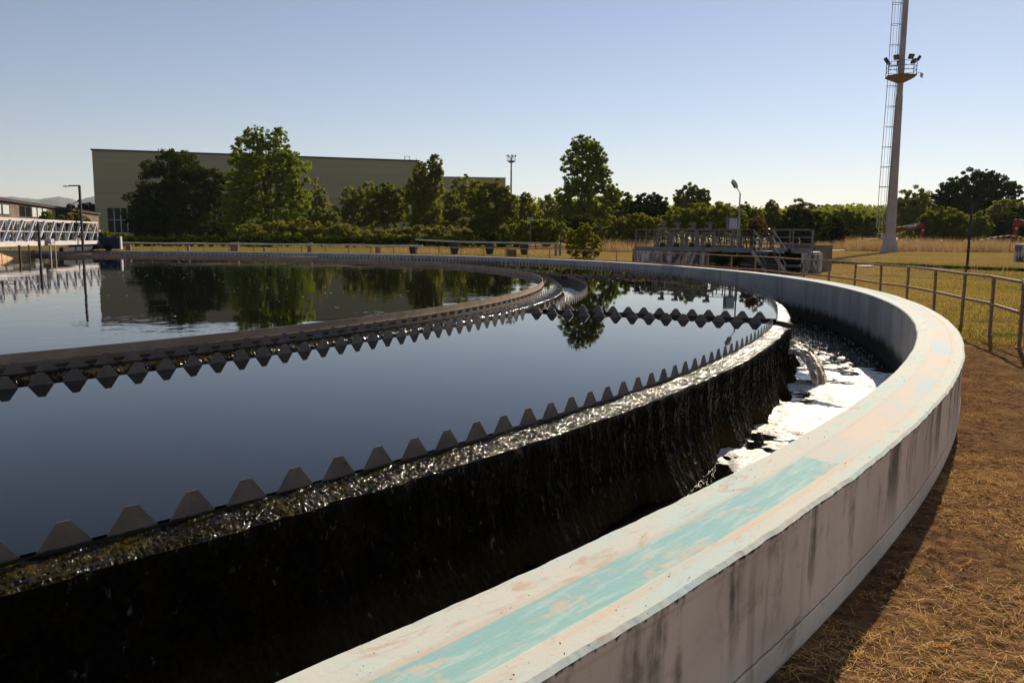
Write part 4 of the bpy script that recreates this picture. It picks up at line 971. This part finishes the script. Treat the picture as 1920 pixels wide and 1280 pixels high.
T('tree', 'pale small tree left of the tall lone poplar', 'tree', 230, [(1028, 388, 16, 20), (1020, 402, 18, 18), (1042, 400, 14, 18)], LM['grey'], 5000, .5, .2, 1028, G, seed=12)
T('tree', 'tall lone dark poplar in the middle of the skyline', 'tree', 176, [(1092, 272, 14, 20), (1108, 280, 18, 22), (1078, 278, 12, 18), (1122, 295, 16, 24), (1072, 305, 22, 24), (1102, 315, 26, 28), (1128, 322, 18, 26), (1085, 340, 28, 26), (1120, 352, 28, 28), (1060, 368, 20, 22), (1145, 368, 20, 26), (1090, 385, 42, 34), (1130, 400, 30, 26), (1060, 395, 20, 26)], LM['pop'], 22000, .46, .19, 1095, G, seed=13, shell=.6)
T('tree', 'low leafy tree at the right foot of the tall lone poplar', 'tree', 185, [(1165, 385, 22, 22), (1180, 400, 22, 22), (1155, 405, 24, 22)], LM['mid'], 7000, .45, .2, 1168, G, seed=14)
T('tree', 'dark rounded tree between the lone poplar and the four-pointed clump', 'tree', 178, [(1215, 388, 30, 24), (1235, 395, 22, 24), (1198, 395, 20, 22), (1215, 410, 36, 22)], LM['dark'], 10000, .45, .2, 1218, G, seed=15)
T('tree', 'clump of four pointed green columns on the skyline', 'tree', 230, [(1273, 372, 11, 20), (1290, 366, 10, 24), (1308, 366, 12, 24), (1323, 375, 9, 20), (1298, 388, 28, 18)], LM['mid'], 9000, .5, .22, 1298, G, seed=16)
T('bush', 'wide green thicket behind the sluice gates', 'bush', 150, [(1275, 412, 36, 20), (1310, 405, 36, 22), (1345, 408, 34, 24), (1255, 420, 26, 18), (1375, 415, 28, 24), (1330, 425, 50, 18)], LM['mid'], 16000, .36, .2, 1315, G, seed=17)
T('tree', 'two thin-topped shrubs left of the lantern', 'tree', 165, [(1348, 390, 7, 12), (1365, 394, 10, 12), (1344, 402, 14, 12)], LM['olive'], 3000, .38, .25, 1352, G, seed=18)
T('tree', 'green bushes directly right of the lamp post', 'tree', 160, [(1395, 400, 14, 18), (1412, 412, 18, 18), (1398, 420, 24, 20)], LM['mid'], 6000, .38, .22, 1400, G, seed=19)
T('tree', 'thin tree with a pale yellow top right of the lamp', 'tree', 172, [(1447, 386, 12, 10), (1445, 400, 14, 18), (1440, 420, 22, 22), (1455, 415, 16, 20)], LM['yel'], 6500, .40, .22, 1446, G, seed=20)
T('tree', 'hazy grey-green domed tree far behind the chamber, left of two', 'tree', 420, [(1502, 393, 24, 16), (1488, 400, 18, 14), (1515, 402, 18, 14)], LM['grey'], 6000, .9, .2, 1502, G, seed=21)
T('tree', 'hazy grey-green domed tree far away, right of the other pale dome', 'tree', 430, [(1552, 396, 22, 12), (1570, 398, 18, 12), (1540, 402, 18, 12)], LM['grey'], 6000, .9, .2, 1555, G, seed=22)
T('tree', 'distant low tree line stretch left of the tall mast', 'tree', 400, [(1600, 400, 16, 13), (1622, 402, 16, 12), (1640, 403, 10, 12), (1585, 405, 14, 10)], LM['grey'], 6000, .9, .2, 1610, G, seed=23)
T('tree', 'dark green bushy tree behind the right end of the chamber railing', 'tree', 170, [(1480, 420, 24, 28), (1500, 412, 22, 26), (1520, 425, 26, 30), (1475, 435, 24, 22), (1505, 440, 36, 20)], LM['dark'], 15000, .42, .18, 1500, G, seed=24)
T('tree', 'deep green hedge tree left of the excavator', 'tree', 190, [(1555, 415, 24, 18), (1585, 412, 26, 20), (1608, 420, 22, 20), (1630, 425, 20, 20), (1600, 438, 40, 18)], LM['mid'], 14000, .46, .18, 1595, G, seed=25)
T('bush', 'rounded dark bush sitting by the pale track beyond the chamber', 'bush', 158, [(1565, 432, 20, 24), (1555, 448, 22, 16), (1580, 446, 20, 18)], LM['dark'], 9000, .38, .2, 1566, G, seed=26)
T('tree', 'grey-green round tree just right of the tall mast', 'tree', 205, [(1712, 380, 28, 28), (1728, 395, 26, 28), (1698, 400, 24, 30), (1740, 410, 22, 22), (1705, 425, 34, 24)], LM['grey'], 15000, .48, .18, 1714, G, seed=27)
T('tree', 'biggest dark tree with a broad crown on the right skyline', 'tree', 215, [(1830, 358, 48, 34), (1795, 368, 38, 32), (1865, 362, 38, 34), (1768, 382, 26, 28), (1893, 375, 24, 34), (1845, 345, 24, 22), (1830, 395, 70, 30)], LM['dark'], 26000, .55, .16, 1835, G, seed=28)
T('bush', 'large domed green bush right of the red excavator boom', 'bush', 170, [(1768, 418, 38, 26), (1745, 428, 26, 26), (1792, 428, 26, 26), (1768, 440, 42, 18)], LM['mid'], 15000, .42, .18, 1768, G, seed=29)
T('bush', 'yellowing bush behind the bare slim pole', 'bush', 168, [(1834, 422, 18, 22), (1845, 432, 16, 22), (1822, 436, 16, 18)], LM['yel'], 7000, .38, .2, 1834, G, seed=30)
T('tree', 'grey-green tree under the right flank of the biggest dark tree', 'tree', 185, [(1888, 392, 28, 16), (1908, 402, 22, 22), (1868, 402, 18, 16), (1880, 420, 28, 26)], LM['grey'], 10000, .45, .2, 1888, G, seed=31)
T('bush', 'dark green bush behind the right-hand excavator arm', 'bush', 172, [(1902, 420, 26, 26), (1925, 415, 26, 30), (1885, 438, 20, 18), (1862, 430, 14, 24)], LM['dark'], 10000, .42, .2, 1905, G, seed=32)
# hedges and brambles
GB = 'bramble banks along the far side'
T('bramble_bank', 'long russet-green bramble bank under the twin-topped poplar', 'brambles', 150, [(490, 438, 32, 18), (530, 435, 38, 20), (575, 434, 38, 20), (615, 437, 36, 18), (650, 440, 32, 16), (480, 447, 24, 12), (560, 447, 90, 10)], LM['bram'], 24000, .34, .22, 570, GB, seed=40)
T('bramble_bank', 'darker bramble bank below the birch and the round willow', 'brambles', 152, [(700, 445, 34, 12), (745, 442, 36, 14), (790, 440, 36, 14), (835, 439, 34, 14), (868, 442, 26, 13), (780, 450, 110, 8)], LM['bram'], 20000, .34, .22, 785, GB, seed=41)
T('bramble_bank', 'dark low undergrowth behind the far railing, from the bridge to the birch', 'brambles', 118, [(x_, 452, 30, 9) for x_ in range(235, 900, 38)], LM['dark'], 22000, .24, .22, 520, GB, seed=39)
T('bramble_bank', 'yellow-green bramble mound behind the small sign', 'brambles', 125, [(985, 432, 28, 18), (1015, 430, 30, 20), (1040, 434, 24, 20), (1000, 446, 46, 14)], LM['yel'], 13000, .30, .22, 1005, GB, seed=42)
T('bramble_bank', 'sunlit bramble mound left of the sluice chamber', 'brambles', 115, [(1165, 432, 28, 24), (1195, 425, 30, 24), (1225, 432, 26, 24), (1185, 450, 46, 14), (1140, 445, 20, 20)], LM['bram'], 15000, .28, .22, 1190, GB, seed=43)
T('bramble_bank', 'shadowy undergrowth filling the gap below the lone poplar', 'brambles', 140, [(1080, 430, 40, 26), (1110, 445, 44, 16), (950, 450, 50, 10), (900, 448, 46, 12)], LM['dark'], 12000, .34, .22, 1060, GB, seed=44)
T('shrub', 'upright leafy wild shrub growing at the railing in the middle distance', 'shrub', 48.5, [(1090, 440, 12, 20), (1082, 455, 16, 24), (1105, 450, 14, 24), (1072, 465, 12, 18), (1118, 462, 12, 16), (1095, 475, 28, 16), (1100, 430, 6, 12), (1068, 442, 5, 14)], LM['olive'], 9000, .11, .24, 1095, None, seed=45, droop=-.5)
T('bush', 'low yellow-green bush just right of the bridge carriage', 'bush', 120, [(180, 440, 14, 12), (195, 444, 14, 10), (170, 448, 14, 10)], LM['yel'], 5000, .25, .24, 182, G, seed=46)
T('bush', 'small dark bush under the hall windows', 'bush', 135, [(212, 445, 14, 8), (230, 446, 12, 8)], LM['mid'], 3000, .28, .24, 220, G, seed=47)
T('bush', 'russet bush seen through the white truss below the workshop roof', 'bush', 140, [(135, 412, 20, 14), (155, 418, 14, 14), (120, 425, 16, 14), (140, 435, 26, 14)], LM['bram'], 7000, .30, .22, 138, G, seed=48)
T('bush', 'green weeds seen through the left part of the white truss', 'bush', 110, [(60, 435, 30, 14), (20, 436, 24, 12), (95, 438, 24, 12), (88, 410, 12, 12)], LM['mid'], 8000, .26, .22, 60, G, seed=49)
T('tree', 'small dark tree poking over the workshop roof, nearer the lamp pole', 'tree', 260, [(132, 390, 8, 7), (138, 396, 10, 7), (126, 396, 6, 5)], LM['dark'], 2500, .5, .25, 133, G, seed=50)
T('tree', 'clump of dark pines over the workshop roof beside the hall corner', 'tree', 270, [(154, 388, 7, 7), (165, 389, 9, 8), (176, 391, 8, 8), (163, 396, 16, 6)], LM['dark'], 4500, .5, .25, 165, G, seed=51)
T('shrub', 'dead brown sapling leaning over the left stair rail of the chamber', 'shrub', 42.6, [(1418, 418, 12, 14), (1405, 430, 12, 12), (1428, 428, 10, 12), (1412, 445, 10, 16)], LM['brown'], 2600, .075, .3, 1412, None, seed=52)
T('shrub', 'dark green creeper hanging beside the chamber steps', 'shrub', 41.0, [(1490, 474, 12, 8), (1478, 482, 10, 12), (1447, 478, 8, 5), (1360, 476, 18, 4), (1375, 488, 22, 8), (1352, 492, 12, 8)], LM['dark'], 6000, .07, .3, 1488, None, seed=53)
# ------------------------------------------------------------------ dry weeds, turf and straw
def blades(name, label, pts, h, wd, mat, lean=.35, curve=.3, seed=0, flat=False, segs=2):
    rng = np.random.default_rng(seed); N = len(pts); H = h*rng.uniform(.5, 1.3, N) if np.isscalar(h) else h
    a = rng.uniform(0, 2*np.pi, N); d = np.stack([np.cos(a), np.sin(a), np.zeros(N)], 1)
    if flat:
        up = np.zeros((N, 3)); up[:, 2] = np.abs(rng.normal(0, .10, N)); dirv = d + up
    else:
        dirv = d*np.abs(rng.normal(0, lean, (N, 1))) + np.array([0, 0, 1.])
    dirv /= np.linalg.norm(dirv, axis=1, keepdims=True)
    side = np.stack([-d[:, 1], d[:, 0], rng.normal(0, .25, N)], 1); side /= np.linalg.norm(side, axis=1, keepdims=True)
    bend = rng.normal(0, curve, (N, 3)); bend[:, 2] = -np.abs(bend[:, 2])*(.3 if flat else 1)
    V = []
    for k in range(segs+1):
        f = k/segs; c_ = pts + dirv*(H*f)[:, None] + bend*(H*f*f)[:, None]*.6; w_ = wd*(1-.8*f)*rng.uniform(.7, 1.3, N)[:, None]
        c_[:, 2] = np.maximum(c_[:, 2], pts[:, 2]+.001)
        V += [c_ - side*w_, c_ + side*w_]
    K = 2*(segs+1); V = np.stack(V, 1).reshape(-1, 3); b = (np.arange(N)*K)[:, None]
    F = np.concatenate([b + np.array([2*k, 2*k+1, 2*k+3, 2*k+2]) for k in range(segs)])
    o = npmesh(name, V, F, mat); return tag(o, label, {'straw_litter': 'straw', 'lawn_blades': 'grass', 'dry_weeds': 'weeds', 'ground_litter': 'litter'}.get(name, 'grass'), None, 'stuff')
def scatter_ring(n, r0, r1, a0, a1, rng, thresh=None, scale=1., seed=1, pw=1.0):
    r = np.sqrt(rng.uniform(r0**2, r1**2, n)); a = np.radians(rng.uniform(a0, a1, n)); x = CX+r*np.cos(a); y = CY+r*np.sin(a)
    if thresh is not None:
        f = fbm(x*scale, y*scale, 4, seed); k = rng.random(n) < np.clip((f-thresh)*6, 0.05, 1); x, y = x[k], y[k]
    return np.stack([x, y, np.full(len(x), .004)], 1)
rg = np.random.default_rng(5)
# straw on the bare ground in the lower right
p = scatter_ring(420000, 31.34, 38, -50, -12, rg, .57, 1.3, 33); p = p[(p[:, 1] < 14.5) & (p[:, 1] > .6)]
p[:, 2] = .008 + rg.random(len(p))*.02
blades('straw_litter', 'loose golden straw strewn over the bare earth below the near wall', p, .068, .0013, MAT['straw'], flat=True, curve=.5, seed=3, segs=3)
p = scatter_ring(900, 31.4, 36, -48, -14, rg, .48, .8, 35); p = p[p[:, 1] < 14]; p[:, 2] = .02
blades('straw_litter', 'long dry stalks lying across the bare earth', p, .20, .0020, MAT['straw'], flat=True, curve=.45, seed=4, segs=5)
p = scatter_ring(90000, 31.33, 37, -50, -12, rg, .42, 3, 41); p = p[(p[:, 1] < 14.5) & (p[:, 1] > .6)]; p[:, 2] = .004
V_, F_ = leaves_at(p+np.array([0, 0, .003]), len(p), .016, rg); tag(npmesh('ground_litter', V_, F_, MAT['chip']), 'small crumbs of earth and leaf litter on the bare ground', 'litter', None, 'stuff')
# lawn
def lawn(n, y0, y1, h, wd, seed, zadd=0, thr=.40, sc_=.9):
    rg_ = np.random.default_rng(seed); y = y0 + (y1-y0)*rg_.random(n)**1.15; x = y*rg_.uniform(-.66, .70, n)
    rr = np.hypot(x-CX, y-CY); k = (rr > 31.4) & (fbm(x*sc_, y*sc_, 4, seed) > thr - .12*rg_.random(n)); x, y = x[k], y[k]
    k = (y > 13.3+2*(fbm(x*1.5, y*1.5, 2, 8)-.5)) ; return np.stack([x[k], y[k], np.zeros(k.sum())], 1)
blades('lawn_blades', 'short sunburnt lawn between the railing and the kerb', lawn(190000, 12, 34, .05, .003, 21), .10, .0065, MAT['turf'], lean=.7, seed=21)
blades('lawn_blades', 'parched grass stretching beyond the kerb to the far bushes', lawn(150000, 30, 125, .05, .003, 22, thr=.44, sc_=.35), .10, .010, MAT['turf'], lean=.7, seed=22)
gt = lawn(34000, 13, 40, 0, 0, 23, thr=.56, sc_=.8)
MAT['green'] = leafmat('green weeds', (.05, .08, .012), (.10, .13, .02), None, .4)
blades('green_tufts', 'fresh green weed tufts dotted in the lawn by the railing', gt, .10, .007, MAT['green'], lean=.8, seed=24)
def weeds(n, x0, x1, Y0, Y1, h, wd, seed, label, mat='weed'):
    rg_ = np.random.default_rng(seed); Yd = rg_.uniform(Y0, Y1, n); px = rg_.uniform(x0, x1, n)
    x = np.array([colx(float(a), float(b), 0) for a, b in zip(px, Yd)]); f = fbm(x*.25, Yd*.25, 3, seed)
    k = rg_.random(n) < np.clip((f-.25)*3, .1, 1); H = h*rg_.uniform(.45, 1.15, n)*(0.6+f*.8)
    return blades('dry_weeds', label, np.stack([x[k], Yd[k], np.zeros(k.sum())], 1), H[k], wd, MAT[mat], lean=.22, curve=.25, seed=seed, segs=3)
weeds(17000, 1585, 1930, 122, 146, 2.0, .022, 51, 'band of tall dry weeds behind the foot of the tall mast')
weeds(2600, 1120, 1232, 98, 112, 1.5, .02, 52, 'tawny dry grass left of the sluice chamber')
weeds(1500, 1530, 1600, 140, 150, 1.6, .02, 53, 'dry weeds by the pale track beyond the chamber')
weeds(260, 1590, 1900, 40, 60, .7, .008, 54, 'sparse thin stalks standing along the kerb')
weeds(5000, 700, 1060, 84, 100, .5, .02, 55, 'reddish low weeds beneath the raised pipe')
weeds(1500, 1440, 1530, 48, 60, .9, .012, 56, 'brown weeds behind the chamber steps')
def woodland():
    rg_ = np.random.default_rng(77); N = 90000; px = rg_.uniform(930, 1960, N); Y = rg_.uniform(300, 420, N)
    x = np.interp(px, np.arange(900, 2000, 10), [colx(float(q), 360, 0)/360 for q in range(900, 2000, 10)])*Y
    top = 9.5 + 9*fbm(x*.035, Y*.02, 4, 6); z = top*np.sqrt(rg_.random(N)); V, F = leaves_at(np.stack([x, Y, z], 1), N, 1.3, rg_)
    tag(npmesh('woodland', V, F, LM['mid']), 'far low belt of woodland closing the horizon behind the bushes', 'woodland', None, 'stuff')
woodland()
def haze():
    m = MB(); m.box((0, 0, 348), (26000, 26000, 703)); mt = bpy.data.materials.new('haze'); mt.use_nodes = True; t = mt.node_tree
    t.nodes.remove(t.nodes['Principled BSDF']); pv = t.nodes.new('ShaderNodeVolumePrincipled'); pv.inputs['Color'].default_value = (.80, .88, 1.0, 1)
    pv.inputs['Density'].default_value = HAZE; pv.inputs['Anisotropy'].default_value = .2
    t.links.new(pv.outputs[0], t.nodes['Material Output'].inputs['Volume']); o = m.build('haze', mt); o['kind'] = 'stuff'; o['label'] = 'thin blue summer haze over the whole site'; o['category'] = 'haze'
HAZE = 4e-5
haze()

def crumbs():
    rg_ = np.random.default_rng(8); n = 260; a = rg_.uniform(-46, -5, n); r = np.where(rg_.random(n) < .5, rg_.uniform(30.87, 31.0, n), rg_.uniform(31.2, 31.3, n))
    c_ = np.stack([CX+r*np.cos(np.radians(a)), CY+r*np.sin(np.radians(a)), np.full(n, ZC+.004)], 1); V, F = leaves_at(c_, n, .007, rg_)
    tag(npmesh('leaf_crumbs', V, F, MAT['chip']), 'dry leaf crumbs and grit lying on top of the coping', 'litter', None, 'stuff')
crumbs()

def kerb_weeds():
    rg_ = np.random.default_rng(31); K = np.array([(33.5, 39.5), (29.06, 46.2), (27.3, 49.6), (25.7, 54.0), (24.0, 58.0), (21.5, 63)]); n = 9000
    u = rg_.random(n)*(len(K)-1); i = u.astype(int); f = (u-i)[:, None]; q = K[i]*(1-f)+K[i+1]*f + rg_.normal(0, .16, (n, 2)); k = rg_.random(n) < np.clip((fbm(q[:, 0]*.8, q[:, 1]*.8, 3, 4)-.35)*4, .15, 1); q = q[k]
    blades('green_tufts', 'dark green creeping weeds growing along the kerb', np.stack([q[:, 0], q[:, 1], np.full(len(q), .02)], 1), .28, .012, MAT['green'], lean=.7, seed=32)
kerb_weeds()
